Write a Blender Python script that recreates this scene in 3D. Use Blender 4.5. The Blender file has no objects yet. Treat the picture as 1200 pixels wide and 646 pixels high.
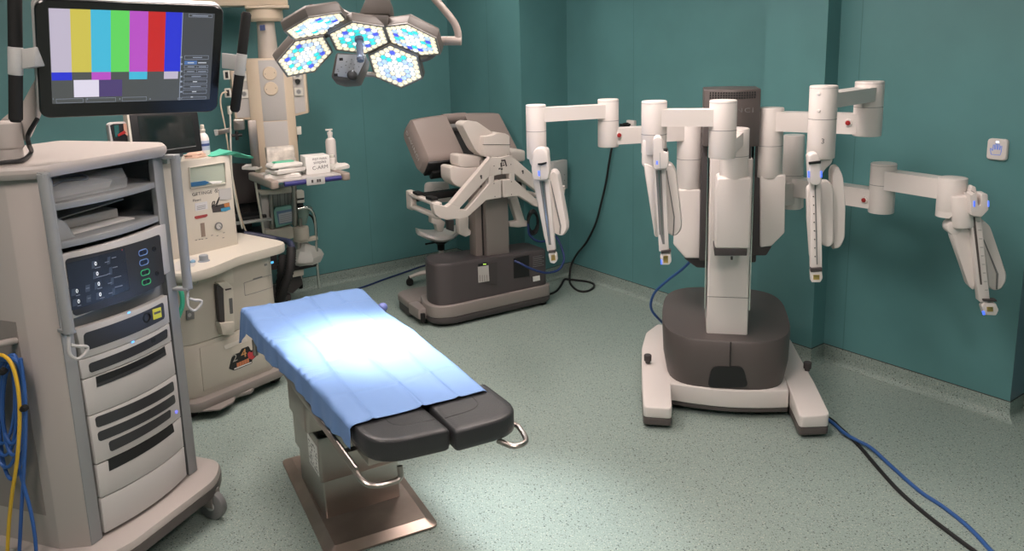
import bpy, bmesh, math, random
import numpy as np
from mathutils import Vector, Matrix

random.seed(7)
SC = bpy.context.scene
COL = SC.collection

# ---------------------------------------------------------------- camera geometry (solved from the room's lines)
F = 928.0; H = 1.98; PX, PY = 600.0, 240.0
_d = np.array([126., 4655., F]); _d /= np.linalg.norm(_d)
_z = np.array([0, 0, 1.0]); _f = _z - _z.dot(_d) * _d; _f /= np.linalg.norm(_f)
RC = np.array([np.cross(_f, -_d), _f, -_d])
CAM = np.array([0, 0, H])


def ray(px, py):
    w = RC @ np.array([px - PX, py - PY, F])
    return w / np.linalg.norm(w)


def ground(px, py, z=0.0):
    r = ray(px, py)
    return CAM + (z - H) / r[2] * r


def at_depth(px, py, Y):
    r = ray(px, py)
    return CAM + Y / r[1] * r


class Fr:
    """a thing's own frame: base point and turn about the vertical"""
    def __init__(s, o, deg=0.0):
        s.o = np.array([o[0], o[1], o[2] if len(o) > 2 else 0.0], float)
        s.deg = deg
        a = math.radians(deg)
        s.X = np.array([math.cos(a), math.sin(a), 0]); s.Y = np.array([-math.sin(a), math.cos(a), 0])

    def l(s, P):
        d = np.array(P) - s.o
        return np.array([d @ s.X, d @ s.Y, d[2]])

    def w(s, p):
        return s.o + p[0] * s.X + p[1] * s.Y + np.array([0, 0, p[2]])

    def z(s, px, py, zz):
        return s.l(ground(px, py, zz + s.o[2]))

    def y(s, px, py, yy):
        r = ray(px, py); t = (yy - (CAM - s.o) @ s.Y) / (r @ s.Y)
        return s.l(CAM + t * r)

    def x(s, px, py, xx):
        r = ray(px, py); t = (xx - (CAM - s.o) @ s.X) / (r @ s.X)
        return s.l(CAM + t * r)


# ---------------------------------------------------------------- materials
def mat(name, col, rough=0.5, metal=0.0, emit=None, estr=0.0, alpha=None, noise=0.0, nscale=30.0, bump=0.0, bscale=200.0, coat=0.0, spec=None, trans=0.0):
    m = bpy.data.materials.new(name); m.use_nodes = True
    nt = m.node_tree; b = nt.nodes['Principled BSDF']
    b.inputs['Base Color'].default_value = (*col, 1); b.inputs['Roughness'].default_value = rough
    b.inputs['Metallic'].default_value = metal
    if spec is not None: b.inputs['Specular IOR Level'].default_value = spec
    if coat: b.inputs['Coat Weight'].default_value = coat; b.inputs['Coat Roughness'].default_value = 0.1
    if emit is not None:
        b.inputs['Emission Color'].default_value = (*emit, 1); b.inputs['Emission Strength'].default_value = estr
    if alpha is not None: b.inputs['Alpha'].default_value = alpha
    if trans: b.inputs['Transmission Weight'].default_value = trans
    tc = None
    if noise or bump:
        tc = nt.nodes.new('ShaderNodeTexCoord')
    if noise:
        n = nt.nodes.new('ShaderNodeTexNoise'); n.inputs['Scale'].default_value = nscale; n.inputs['Detail'].default_value = 4
        nt.links.new(tc.outputs['Object'], n.inputs['Vector'])
        r = nt.nodes.new('ShaderNodeValToRGB')
        a = [max(0, c * (1 - noise)) for c in col]; c2 = [min(1, c * (1 + noise)) for c in col]
        r.color_ramp.elements[0].position = 0.35; r.color_ramp.elements[0].color = (*a, 1)
        r.color_ramp.elements[1].position = 0.65; r.color_ramp.elements[1].color = (*c2, 1)
        nt.links.new(n.outputs['Fac'], r.inputs['Fac']); nt.links.new(r.outputs['Color'], b.inputs['Base Color'])
    if bump:
        n = nt.nodes.new('ShaderNodeTexNoise'); n.inputs['Scale'].default_value = bscale; n.inputs['Detail'].default_value = 3
        nt.links.new(tc.outputs['Object'], n.inputs['Vector'])
        bp = nt.nodes.new('ShaderNodeBump'); bp.inputs['Strength'].default_value = bump; bp.inputs['Distance'].default_value = 0.002
        nt.links.new(n.outputs['Fac'], bp.inputs['Height']); nt.links.new(bp.outputs['Normal'], b.inputs['Normal'])
    return m


# ---------------------------------------------------------------- mesh building
def V(p):
    return Vector((float(p[0]), float(p[1]), float(p[2])))


def catmull(pts, k=6):
    pts = [np.array(p, float) for p in pts]
    if len(pts) < 3: return pts
    P = [2 * pts[0] - pts[1]] + pts + [2 * pts[-1] - pts[-2]]
    out = []
    for i in range(1, len(P) - 2):
        a, b, c, d = P[i - 1], P[i], P[i + 1], P[i + 2]
        for j in range(k):
            t = j / k
            out.append(0.5 * ((2 * b) + (-a + c) * t + (2 * a - 5 * b + 4 * c - d) * t * t + (-a + 3 * b - 3 * c + d) * t ** 3))
    out.append(pts[-1])
    return out


class MB:
    def __init__(s):
        s.bm = bmesh.new(); s.mi = 0; s.T = None

    def _v(s, p):
        p = V(p)
        if s.T is not None: p = s.T @ p
        return s.bm.verts.new(p)

    def _f(s, vs):
        try:
            f = s.bm.faces.new(vs); f.material_index = s.mi; return f
        except ValueError:
            return None

    def loft(s, loops, cap0=True, cap1=True, closed=True):
        rings = [[s._v(p) for p in lp] for lp in loops]
        n = len(rings[0])
        for a, b in zip(rings[:-1], rings[1:]):
            for i in range(n if closed else n - 1):
                j = (i + 1) % n
                s._f([a[i], a[j], b[j], b[i]])
        if cap0: s._f(list(reversed(rings[0])))
        if cap1: s._f(rings[-1])
        return s

    def prism(s, pts, vec):
        vec = np.array(vec, float)
        return s.loft([[np.array(p, float) for p in pts], [np.array(p, float) + vec for p in pts]])

    def box(s, x0, x1, y0, y1, z0, z1):
        return s.prism([(x0, y0, z0), (x1, y0, z0), (x1, y1, z0), (x0, y1, z0)], (0, 0, z1 - z0))

    def rbox(s, x0, x1, y0, y1, z0, z1, r=0.02, n=5):
        return s.prism([(x, y, z0) for x, y in rrect(x0, x1, y0, y1, r, n)], (0, 0, z1 - z0))

    def ring(s, c, ax, r, n=24, up=None):
        ax = np.array(ax, float); ax /= np.linalg.norm(ax)
        u = np.array([0, 0, 1.0]) if up is None else np.array(up, float)
        if abs(ax @ u / np.linalg.norm(u)) > 0.95: u = np.array([1.0, 0, 0])
        e1 = np.cross(u, ax); e1 /= np.linalg.norm(e1); e2 = np.cross(ax, e1)
        return [np.array(c, float) + r * (math.cos(2 * math.pi * i / n) * e1 + math.sin(2 * math.pi * i / n) * e2) for i in range(n)]

    def cyl(s, p0, p1, r0, r1=None, n=24, cap=True):
        r1 = r0 if r1 is None else r1
        ax = np.array(p1, float) - np.array(p0, float)
        return s.loft([s.ring(p0, ax, r0, n), s.ring(p1, ax, r1, n)], cap, cap)

    def lathe(s, p0, ax, prof, n=28, cap=True):
        ax = np.array(ax, float); ax /= np.linalg.norm(ax)
        return s.loft([s.ring(np.array(p0, float) + h * ax, ax, max(r, 1e-4), n) for r, h in prof], cap, cap)

    def rcyl(s, p0, p1, r, e=0.006, n=28):
        """cylinder with eased rims"""
        p0 = np.array(p0, float); p1 = np.array(p1, float); L = np.linalg.norm(p1 - p0)
        return s.lathe(p0, p1 - p0, [(r - e, 0), (r - 0.3 * e, 0.3 * e), (r, e), (r, L - e), (r - 0.3 * e, L - 0.3 * e), (r - e, L)], n)

    def tube(s, pts, r, n=10, smooth=6, cap=True, rs=None):
        pts = catmull(pts, smooth) if smooth else [np.array(p, float) for p in pts]
        loops = []; up = None
        for i, p in enumerate(pts):
            t = pts[min(i + 1, len(pts) - 1)] - pts[max(i - 1, 0)]
            t = t / (np.linalg.norm(t) + 1e-9)
            if up is None:
                u = np.array([0, 0, 1.0]) if abs(t[2]) < 0.9 else np.array([1.0, 0, 0])
            else:
                u = up
            e1 = np.cross(u, t); e1 /= np.linalg.norm(e1) + 1e-9; e2 = np.cross(t, e1); up = e2
            rr = r if rs is None else np.interp(i / (len(pts) - 1), np.linspace(0, 1, len(rs)), rs)
            loops.append([p + rr * (math.cos(2 * math.pi * k / n) * e1 + math.sin(2 * math.pi * k / n) * e2) for k in range(n)])
        return s.loft(loops, cap, cap)

    def ball(s, c, r, sx=1, sy=1, sz=1, n=16, m=10):
        loops = []
        for j in range(m + 1):
            a = -math.pi / 2 + math.pi * j / m
            rr = max(math.cos(a), 1e-3)
            loops.append([(c[0] + r * sx * rr * math.cos(2 * math.pi * i / n), c[1] + r * sy * rr * math.sin(2 * math.pi * i / n), c[2] + r * sz * math.sin(a)) for i in range(n)])
        return s.loft(loops)

    def quad(s, a, b, c, d):
        s._f([s._v(a), s._v(b), s._v(c), s._v(d)]); return s

    def poly(s, pts):
        s._f([s._v(p) for p in pts]); return s

    def build(s, name, mats, parent=None, bevel=0.0, seg=2, ang=32, smooth=True, weld=True):
        bm = s.bm
        if weld: bmesh.ops.remove_doubles(bm, verts=bm.verts, dist=1e-6)
        bmesh.ops.recalc_face_normals(bm, faces=bm.faces)
        if bevel > 0:
            ed = [e for e in bm.edges if len(e.link_faces) == 2 and e.calc_face_angle(0) > math.radians(ang)]
            bmesh.ops.bevel(bm, geom=ed, offset=bevel, segments=seg, affect='EDGES', profile=0.5, clamp_overlap=True)
        me = bpy.data.meshes.new(name); bm.to_mesh(me); bm.free()
        for m in (mats if isinstance(mats, (list, tuple)) else [mats]): me.materials.append(m)
        if smooth:
            for p in me.polygons: p.use_smooth = True
            me.set_sharp_from_angle(angle=math.radians(ang))
        o = bpy.data.objects.new(name, me); COL.objects.link(o)
        if parent is not None: o.parent = parent
        return o


def rrect(x0, x1, y0, y1, r, n=5):
    r = min(r, (x1 - x0) / 2 - 1e-5, (y1 - y0) / 2 - 1e-5)
    out = []
    for cx, cy, a0 in ((x1 - r, y0 + r, -90), (x1 - r, y1 - r, 0), (x0 + r, y1 - r, 90), (x0 + r, y0 + r, 180)):
        for i in range(n + 1):
            a = math.radians(a0 + 90 * i / n)
            out.append((cx + r * math.cos(a), cy + r * math.sin(a)))
    return out


def roundpoly(pts, r, n=4):
    """round the corners of a 2-D or 3-D polygon"""
    pts = [np.array(p, float) for p in pts]; out = []
    N = len(pts)
    for i in range(N):
        p = pts[i]; a = pts[i - 1] - p; b = pts[(i + 1) % N] - p
        la, lb = np.linalg.norm(a), np.linalg.norm(b)
        k = min(r, la * 0.45, lb * 0.45)
        pa, pb = p + a / la * k, p + b / lb * k
        for j in range(n + 1):
            t = j / n
            out.append((1 - t) ** 2 * pa + 2 * t * (1 - t) * p + t * t * pb)
    return out


def tag(o, label=None, cat=None, group=None, kind=None):
    if label: o['label'] = label
    if cat: o['category'] = cat
    if group: o['group'] = group
    if kind: o['kind'] = kind
    return o


def thing(name, label, cat, fr, group=None):
    o = bpy.data.objects.new(name, None); COL.objects.link(o)
    o.empty_display_size = 0.05
    o.location = V(fr.o); o.rotation_euler = (0, 0, math.radians(fr.deg))
    return tag(o, label, cat, group)


def text(body, size, origin, right, up, m, parent, name='lettering', depth=0.0006, align='CENTER', sx=1.0, spacing=1.0):
    cu = bpy.data.curves.new('txt', 'FONT'); cu.body = body; cu.size = size; cu.align_x = align; cu.align_y = 'CENTER'
    cu.extrude = depth; cu.space_character = spacing; cu.resolution_u = 3
    ob = bpy.data.objects.new('txt', cu); COL.objects.link(ob)
    dg = bpy.context.evaluated_depsgraph_get()
    me = bpy.data.meshes.new_from_object(ob.evaluated_get(dg))
    bpy.data.objects.remove(ob); bpy.data.curves.remove(cu)
    r = V(right).normalized(); u = V(up).normalized(); n = r.cross(u).normalized()
    M = Matrix(((r.x * sx, u.x, n.x, origin[0]), (r.y * sx, u.y, n.y, origin[1]), (r.z * sx, u.z, n.z, origin[2]), (0, 0, 0, 1)))
    me.transform(M); me.materials.clear(); me.materials.append(m)
    o = bpy.data.objects.new(name, me); COL.objects.link(o)
    if parent is not None: o.parent = parent
    return o


def px_poly(fr, pts, yy, sc=1.0, off=(0, 0), axis='y'):
    fn = getattr(fr, axis)
    return [fn(off[0] + p[0] / sc, off[1] + p[1] / sc, yy) for p in pts]


# ---------------------------------------------------------------- shared materials
M = {}
M['white'] = mat('white enamel', (.74, .688, .658), .38)
M['white2'] = mat('ivory plastic', (.66, .64, .57), .45)
M['grey'] = mat('light grey plastic', (.46, .46, .45), .45)
M['taupe'] = mat('taupe plastic', (.25, .22, .205), .45)
M['dark'] = mat('charcoal plastic', (.055, .047, .048), .5)
M['dark2'] = mat('dark taupe plastic', (.10, .084, .08), .42)
M['black'] = mat('black plastic', (.012, .012, .013), .45)
M['rubber'] = mat('black rubber', (.012, .012, .012), .7, spec=.3)
M['steel'] = mat('brushed steel', (.42, .38, .35), .35, 1.0)
M['chrome'] = mat('chrome', (.7, .7, .68), .15, 1.0)
M['gold'] = mat('gold contacts', (.75, .5, .18), .3, 1.0)
M['red'] = mat('red button', (.35, .02, .02), .4)
M['led'] = mat('blue light', (.1, .2, .9), .4, emit=(.08, .18, 1), estr=.9)
M['seam'] = mat('seam line', (.05, .05, .05), .8)
M['midgrey'] = mat('mid grey plastic', (.2, .2, .2), .5)
M['bluecable'] = mat('navy cable', (.012, .03, .12), .5)
M['blackcable'] = mat('black cable', (.008, .008, .009), .55)
M['print'] = mat('grey printing', (.12, .12, .12), .6)
M['silverprint'] = mat('silver printing', (.5, .48, .46), .5)
M['clear'] = mat('clear polythene', (.8, .82, .85), .18, alpha=.28)
M['paper'] = mat('white paper', (.78, .77, .74), .8)
M['green'] = mat('green cloth', (.05, .42, .27), .85)
LAMP_W = 85.0
SPILL_W = 330.0
# ================================================================ setting
def floor_material(name='speckled vinyl'):
    m = bpy.data.materials.new(name); m.use_nodes = True; nt = m.node_tree; b = nt.nodes['Principled BSDF']
    tc = nt.nodes.new('ShaderNodeTexCoord')
    base = nt.nodes.new('ShaderNodeTexNoise'); base.inputs['Scale'].default_value = 130; base.inputs['Detail'].default_value = 5; base.inputs['Roughness'].default_value = .7
    nt.links.new(tc.outputs['Object'], base.inputs['Vector'])
    r0 = nt.nodes.new('ShaderNodeValToRGB')
    r0.color_ramp.elements[0].position = .3; r0.color_ramp.elements[0].color = (.19, .252, .228, 1)
    r0.color_ramp.elements[1].position = .7; r0.color_ramp.elements[1].color = (.36, .435, .395, 1)
    nt.links.new(base.outputs['Fac'], r0.inputs['Fac'])
    prev = r0.outputs['Color']
    for sc, th, c in ((62, .20, (.035, .05, .046, 1)), (100, .26, (.44, .48, .42, 1)), (105, .22, (.05, .07, .065, 1))):
        v = nt.nodes.new('ShaderNodeTexVoronoi'); v.inputs['Scale'].default_value = sc
        nt.links.new(tc.outputs['Object'], v.inputs['Vector'])
        lt = nt.nodes.new('ShaderNodeMath'); lt.operation = 'LESS_THAN'; lt.inputs[1].default_value = th
        nt.links.new(v.outputs['Distance'], lt.inputs[0])
        # only some of the cells carry a chip
        sep = nt.nodes.new('ShaderNodeSeparateColor'); nt.links.new(v.outputs['Color'], sep.inputs['Color'])
        g2 = nt.nodes.new('ShaderNodeMath'); g2.operation = 'LESS_THAN'; g2.inputs[1].default_value = .55
        nt.links.new(sep.outputs[0], g2.inputs[0])
        mu = nt.nodes.new('ShaderNodeMath'); mu.operation = 'MULTIPLY'
        nt.links.new(lt.outputs[0], mu.inputs[0]); nt.links.new(g2.outputs[0], mu.inputs[1])
        mx = nt.nodes.new('ShaderNodeMix'); mx.data_type = 'RGBA'
        nt.links.new(mu.outputs[0], mx.inputs['Factor']); nt.links.new(prev, mx.inputs['A']); mx.inputs['B'].default_value = c
        prev = mx.outputs['Result']
    nt.links.new(prev, b.inputs['Base Color'])
    b.inputs['Roughness'].default_value = .42
    b.inputs['Specular IOR Level'].default_value = .4
    return m


M['floor'] = floor_material()
M['wall'] = mat('teal wall panel', (.10, .25, .256), .42, noise=.05, nscale=3.0, spec=.45)
M['bluetint'] = mat('door recess reflection tint', (.13, .20, .235), .35)  # bluish reflection on the doorway face, put into its colour
M['ceil'] = mat('grey white ceiling', (.42, .42, .40), .8)
M['helperlamp'] = mat('corner helper light', (.9, .9, .9), .5, emit=(1, .9, .82), estr=60.0)
M['lamp'] = mat('ceiling lamp diffuser', (.9, .9, .9), .5, emit=(1, .85, .785), estr=23.0)

ZC = 3.05
A_ = (-.543, 7.372); L_ = (-4.2, 4.77); B_ = (.098, 6.385); C_ = (.495, 6.76)
E_ = np.array((1.825, 4.617)); F_ = (1.934, 4.701); G_ = (2.56, 3.823); G2 = (2.688, 3.916); H2 = (3.4, 2.9)
wd = np.array((.574, -.819))
D_ = tuple(E_ - wd * .42)
Dk = tuple(np.array(F_) - wd * .42)
plan = [('left', L_, A_), ('corner', A_, B_), ('niche', B_, C_), ('right', C_, Dk), ('pillar_side', Dk, D_), ('pillar', D_, tuple(E_)), ('pillar_end', tuple(E_), F_),
        ('panel', F_, G_), ('doorway', G_, G2), ('far', G2, H2), ('near', H2, (3.4, -2.5)), ('back', (3.4, -2.5), (-4.2, -2.5)), ('side', (-4.2, -2.5), L_)]

NP = len(plan)


def offset_pt(i, d):
    """corner before wall i pushed outward by d (mitred)"""
    def nrm(a, b):
        t = np.array(b) - np.array(a); t = t / np.linalg.norm(t); return np.array([-t[1], t[0]]), t
    n0, t0 = nrm(plan[i - 1][1], plan[i - 1][2]); n1, t1 = nrm(plan[i][1], plan[i][2])
    p = np.array(plan[i][1])
    den = 1 + n0 @ n1
    return p + d * (n0 + n1) / max(den, .25)


for i, (nm, a, b) in enumerate(plan):
    oa = offset_pt(i, .06); ob = offset_pt((i + 1) % NP, .06)
    mb = MB()
    mb.prism([(*a, 0), (*b, 0), (*ob, 0), (*oa, 0)], (0, 0, ZC))
    tag(mb.build('wall_' + nm, M['bluetint'] if nm == 'doorway' else M['wall'], smooth=False), kind='structure')
    if nm in ('near', 'back', 'side'): continue
    # coved vinyl skirting, 10 cm
    prof = [(0.000, .1), (-.004, .1), (-.005, .045), (-.012, .022), (-.03, .006), (-.045, .0015), (-.045, 0.0), (0, 0)]
    mb = MB(); la = []; lb = []
    for d, zz in prof:
        pa = offset_pt(i, d); pb = offset_pt((i + 1) % NP, d)
        la.append((*pa, zz)); lb.append((*pb, zz))
    mb.loft([la, lb])
    tag(mb.build('baseboard_' + nm, M['floor'], ang=50), kind='structure')
    mb = MB(); la = []; lb = []
    for d, zz in ((0, .1), (-.0042, .1), (-.0042, .1035), (0, .1035)):
        la.append((*offset_pt(i, d), zz)); lb.append((*offset_pt((i + 1) % NP, d), zz))
    mb.loft([la, lb]); tag(mb.build('trim_' + nm, M['seam']), kind='structure')

mb = MB(); mb.box(-4.3, 3.5, -2.6, 7.7, -.1, 0); tag(mb.build('floor', M['floor'], smooth=False), kind='structure')
mb = MB(); mb.box(-4.3, 3.5, -2.6, 7.7, ZC, ZC + .1); tag(mb.build('ceiling', M['ceil'], smooth=False), kind='structure')

# ceiling light panels (above the frame)
for i, (x, y, w, h, k) in enumerate([(-1.35, 3.7, .6, 1.2, 1), (.45, 3.1, .6, 1.2, 1), (-1.5, .9, .6, 1.2, 1), (1.0, .6, .6, 1.2, 1), (-.3, 4.95, .6, .6, 1)]):  # the small square panel is added to brighten the console hood
    t = thing('ceiling_light', 'recessed rectangular ceiling light panel above the room', 'ceiling light', Fr((x, y, ZC)), 'ceiling light panels')
    mb = MB(); mb.prism([(p[0], p[1], -.012) for p in rrect(-w / 2, w / 2, -h / 2, h / 2, .01)], (0, 0, .010)); mb.build('diffuser', M['lamp'], t)
    mb = MB()
    for x0, x1, y0, y1 in ((-w / 2 - .03, -w / 2, -h / 2 - .03, h / 2 + .03), (w / 2, w / 2 + .03, -h / 2 - .03, h / 2 + .03), (-w / 2, w / 2, -h / 2 - .03, -h / 2), (-w / 2, w / 2, h / 2, h / 2 + .03)):
        mb.box(x0, x1, y0, y1, -.018, 0)
    mb.build('frame', M['white'], t)

t = thing('ceiling_light', 'small round helper light added above the corner to brighten its wall', 'ceiling light', Fr((-.33, 6.35, ZC)))  # unseen lamp added for the bright strip on the corner wall
mb = MB(); mb.cyl((0, 0, -.012), (0, 0, -.002), .09, n=28); mb.build('diffuser', M['helperlamp'], t)
mb = MB(); mb.lathe((0, 0, -.02), (0, 0, 1), [(.095, 0), (.125, .006), (.13, .02)], 28, cap=False); mb.build('frame', M['white'], t)

# narrow joints between wall panels
def seam(i, nm, px):
    a, b = np.array(plan[i][1]), np.array(plan[i][2]); t = (b - a) / np.linalg.norm(b - a); n = np.array([-t[1], t[0]])
    r = ray(px, 200); k = (n @ (a - CAM[:2])) / (n @ r[:2]); p = (CAM + k * r)[:2]
    mb = MB(); q0 = p - t * .0025 - n * .0006; q1 = p + t * .0025 - n * .0006
    mb.prism([(*q0, .1), (*q1, .1), (*(q1 + n * .002), .1), (*(q0 + n * .002), .1)], (0, 0, ZC - .1))
    tag(mb.build('trim_' + nm, mat('panel joint', (.07, .19, .195), .4)), kind='structure')


seam(1, '1', 576); seam(3, '2', 742); seam(7, '3', 1000); seam(0, '4', 430)

# ---------------------------------------------------------------- camera
cam = bpy.data.cameras.new('camera'); co = bpy.data.objects.new('camera', cam); COL.objects.link(co)
cam.sensor_fit = 'HORIZONTAL'; cam.sensor_width = 36.0; cam.lens = F / 1200 * 36
cam.shift_x = 0; cam.shift_y = -(323 - PY) / 1200
cam.clip_start = .05
xr = RC @ np.array([1, 0, 0]); yu = RC @ np.array([0, -1, 0]); zb = RC @ np.array([0, 0, -1])
co.matrix_world = Matrix(((xr[0], yu[0], zb[0], 0), (xr[1], yu[1], zb[1], 0), (xr[2], yu[2], zb[2], H), (0, 0, 0, 1)))
SC.camera = co
w = bpy.data.worlds.new('world'); SC.world = w; w.use_nodes = True
w.node_tree.nodes['Background'].inputs[0].default_value = (.5, .55, .6, 1); w.node_tree.nodes['Background'].inputs[1].default_value = .05
SC.view_settings.view_transform = 'Standard'; SC.view_settings.look = 'None'; SC.view_settings.gamma = 1; SC.view_settings.use_curve_mapping = False
SC.view_settings.exposure = 0.0
# ================================================================ robot patient cart
PC = Fr((1.11, 3.742), -12.1)
cart = thing('surgical_robot_cart', 'tall white four-armed robot cart with charcoal base shroud against the right wall', 'surgical robot', PC)
cx = -.035


def sup(xc, yc, a, b, z, n=40, e=3.0, zf=None):
    out = []
    for i in range(n):
        t = 2 * math.pi * i / n; c, s_ = math.cos(t), math.sin(t)
        x = xc + a * math.copysign(abs(c) ** (2 / e), c); y = yc + b * math.copysign(abs(s_) ** (2 / e), s_)
        out.append((x, y, z if zf is None else zf(x, y)))
    return out


# shroud: taper, crowned top
mb = MB()
top = lambda k: (lambda x, y: .425 + k + .09 * max(0, (y - .25)) )
mb.loft([sup(cx, .58, .318, .380, .155, e=3.6), sup(cx, .58, .340, .388, .27, e=3.5), sup(cx, .59, .349, .378, 0, e=3.3, zf=top(-.012)),
         sup(cx, .592, .345, .373, 0, e=3.3, zf=top(-.002)), sup(cx, .61, .20, .21, 0, zf=top(.006))])
shroud = mb.build('base_shroud', M['dark2'], cart, ang=28)
mb = MB(); mb.box(cx + .012, cx + .016, .19, .2, .26, .43); mb.T = None
mb.build('seam', M['black'], shroud)
# dark opening at the front
pts = px_poly(PC, [(834, 430), (871, 430), (877, 454), (829, 454)], .187)
mb = MB(); mb.prism(roundpoly(pts, .03), (0, .02, 0)); mb.build('foot_opening', M['black'], shroud)

# chassis with two front legs and cross beam
def leg(sgn):
    if sgn < 0:
        pl = [(-.464, 0), (-.318, .0), (-.325, .2), (-.335, .40), (-.30, .46), (-.30, 1.05), (-.42, 1.12), (-.49, .95), (-.505, .7), (-.49, .35)]
    else:
        pl = [(.310, .0), (.458, .035), (.43, .35), (.405, .62), (.385, .95), (.33, 1.12), (.24, 1.05), (.24, .46), (.28, .40), (.297, .2)]
    return pl


def leg_z(y):
    return float(np.interp(y, [0, .12, .45, 1.2], [.122, .148, .172, .18]))


chassis_white = MB(); chassis_dark = MB()
for sgn in (-1, 1):
    pl = roundpoly(leg(sgn), .025)
    if sgn > 0: pass
    chassis_white.loft([[(p[0], p[1], .062) for p in pl], [(p[0], p[1], leg_z(p[1])) for p in pl]])
    chassis_dark.loft([[(p[0], p[1], .022) for p in pl], [(p[0], p[1], .0615) for p in pl]])
# curved cross beam
fb = [(-.335 + .62 * i / 12, .225 - .045 * math.sin(math.pi * i / 12)) for i in range(13)]
bk = [(x, .5) for x, y in reversed(fb)]
chassis_white.prism([(x, y, .062) for x, y in fb + bk], (0, 0, .10))
chassis_dark.prism([(x, y + .01, .035) for x, y in fb + bk], (0, 0, .026))
ch = chassis_white.build('chassis', M['white'], cart, bevel=.012, seg=3)
chassis_dark.build('skirt', M['dark2'], ch, bevel=.004)
for sgn, lx, ly in ((-1, -.40, .07), (1, .38, .09), (-1, -.4, .95), (1, .33, .95)):
    mb = MB(); mb.rcyl((lx - .02, ly, .028), (lx + .02, ly, .028), .028); mb.build('wheel', M['rubber'], ch)
for sgn, (px, py) in ((-1, (759, 425)), (1, (946, 434))):
    p = PC.z(px, py, .17)
    zt = leg_z(p[1])
    mb = MB(); mb.lathe((p[0], p[1], zt - .004), (0, 0, 1), [(.014, 0), (.014, .012), (.021, .014), (.022, .045), (.019, .05)], 20)
    kb = mb.build('brake_knob', M['dark'], ch); kb['label'] = 'charcoal knob'

# column
mb = MB(); mb.prism([(x, y, .40) for x, y in rrect(cx - .107, cx + .107, .30, .56, .012)], (0, 0, .98))
col_ = mb.build('column', M['white'], cart, ang=40)
mb = MB()
for x in (cx - .117, cx - .100, cx + .1, cx + .117):
    mb.box(x - .003, x + .003, .36, .5, .55, 1.55)
mb.build('rail', M['chrome'], col_)
mb = MB(); mb.box(cx - .150, cx + .150, .42, .57, .80, 1.5); mb.box(cx - .10, cx + .10, .34, .5, 1.3, 1.5); mb.build('rear_spine', M['dark'], col_, bevel=.01)
mb = MB(); mb.box(cx - .102, cx + .102, .2985, .3, .415, .64)   # foot panel joint
mb.build('access_panel', M['white'], col_)
mb = MB(); mb.box(cx - .106, cx + .106, .2975, .299, .638, .640); mb.build('seam', M['seam'], col_)
# crown
cl = PC.y(825, 101, .36)[0]; cr = PC.y(892, 101, .36)[0]
zt = PC.y(858, 105, .32)[2]; zb_ = PC.y(858, 172, .34)[2]
mb = MB()
fr_ = [(cl + (cr - cl) * i / 10, .36 - .06 * math.sin(math.pi * i / 10)) for i in range(11)]
bk_ = [(cl + (cr - cl) * i / 10, .60 + .06 * math.sin(math.pi * i / 10)) for i in range(10, -1, -1)]
mb.prism([(x, y, zb_) for x, y in fr_ + bk_], (0, 0, zt - zb_))
crown = mb.build('tower_crown', M['dark2'], cart, bevel=.006, seg=2, ang=40)
mb = MB()
for i in range(18):
    for j in range(3):
        u = (i + 1.3) / 19.5
        x = cl + (cr - cl) * (.06 + .88 * u); y = .36 - .06 * math.sin(math.pi * (x - cl) / (cr - cl)) - .0008
        z = zt - .012 - j * .0125
        mb.box(x - .0048, x + .0048, y - .0005, y + .004, z - .0095, z)
mb.build('vent_grille', M['black'], crown, smooth=False)
text('DAVINCI', .034, ((cl + cr) / 2, .2992, zt - .105), (1, 0, 0), (0, 0, 1), M['print'], crown, sx=1.3, spacing=1.25)

# ---- arms
def cylpx(fr, x0, x1, y0, y1, Y, e=.006):
    """upright joint: pixel edges at depth Y -> axis, radius, top and bottom height (frame coords)"""
    xc = (x0 + x1) / 2
    a = fr.l(at_depth(xc, y0, Y)); r = (x1 - x0) / 2 / F * Y * 1.0
    b = fr.l(at_depth(xc, y1, Y))
    return a[0], a[1], a[2], b[2], r


def bar(mb, p, q, w, z0, z1, inset=0.0):
    """horizontal box link between two plan points"""
    p = np.array(p[:2], float); q = np.array(q[:2], float); t = (q - p) / np.linalg.norm(q - p); n = np.array([-t[1], t[0]]) * w / 2
    p = p + t * inset; q = q - t * inset
    mb.prism([(*(p - n), z0), (*(q - n), z0), (*(q + n), z0), (*(p + n), z0)], (0, 0, z1 - z0))
    return t


def zat(px, py, Y):
    return at_depth(px, py, Y)[2]


def upright(mb, x, y, z1, z0, r):
    mb.rcyl((x, y, z0), (x, y, z1), r, .005, 32)


seams = None
ARMS = [
    # carriage cyl (x0,x1,ytop,ybot,Y), joint cyl, end cyl (split line), boom z px, link z px
    dict(c=(794, 823, 140, 224, 4.33), j=(700.5, 725, 116, 172, 4.22), js=141, e=(616, 639.5, 122.5, 186, 4.08), es=153.5, boom=(150.5, 169, 730, 4.2), link=(126, 142, 640, 4.1)),
    dict(c=(845, 878, 150, 209, 3.92), j=(832, 863.5, 117, 185, 3.52), js=152, e=(752, 781.5, 118, 180, 3.60), es=157, boom=(158, 174, 868, 3.75), link=(127.5, 147, 800, 3.58)),
    dict(c=(888, 918.5, 126, 207, 4.15), j=(1003.5, 1035.5, 95, 159, 3.88), js=125, e=(950, 981.5, 100, 185, 3.52), es=139, boom=(133, 156, 970, 3.95), link=(107, 124, 990, 3.6)),
    dict(c=(919, 943, 158, 244, 4.50), j=(1021.5, 1050.5, 191, 249, 4.05), js=216, e=(1101, 1133, 208, 247, 3.72), es=None, boom=(221, 243, 1010, 4.1), link=(202, 224, 1060, 3.95)),
]
arms = []
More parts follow.
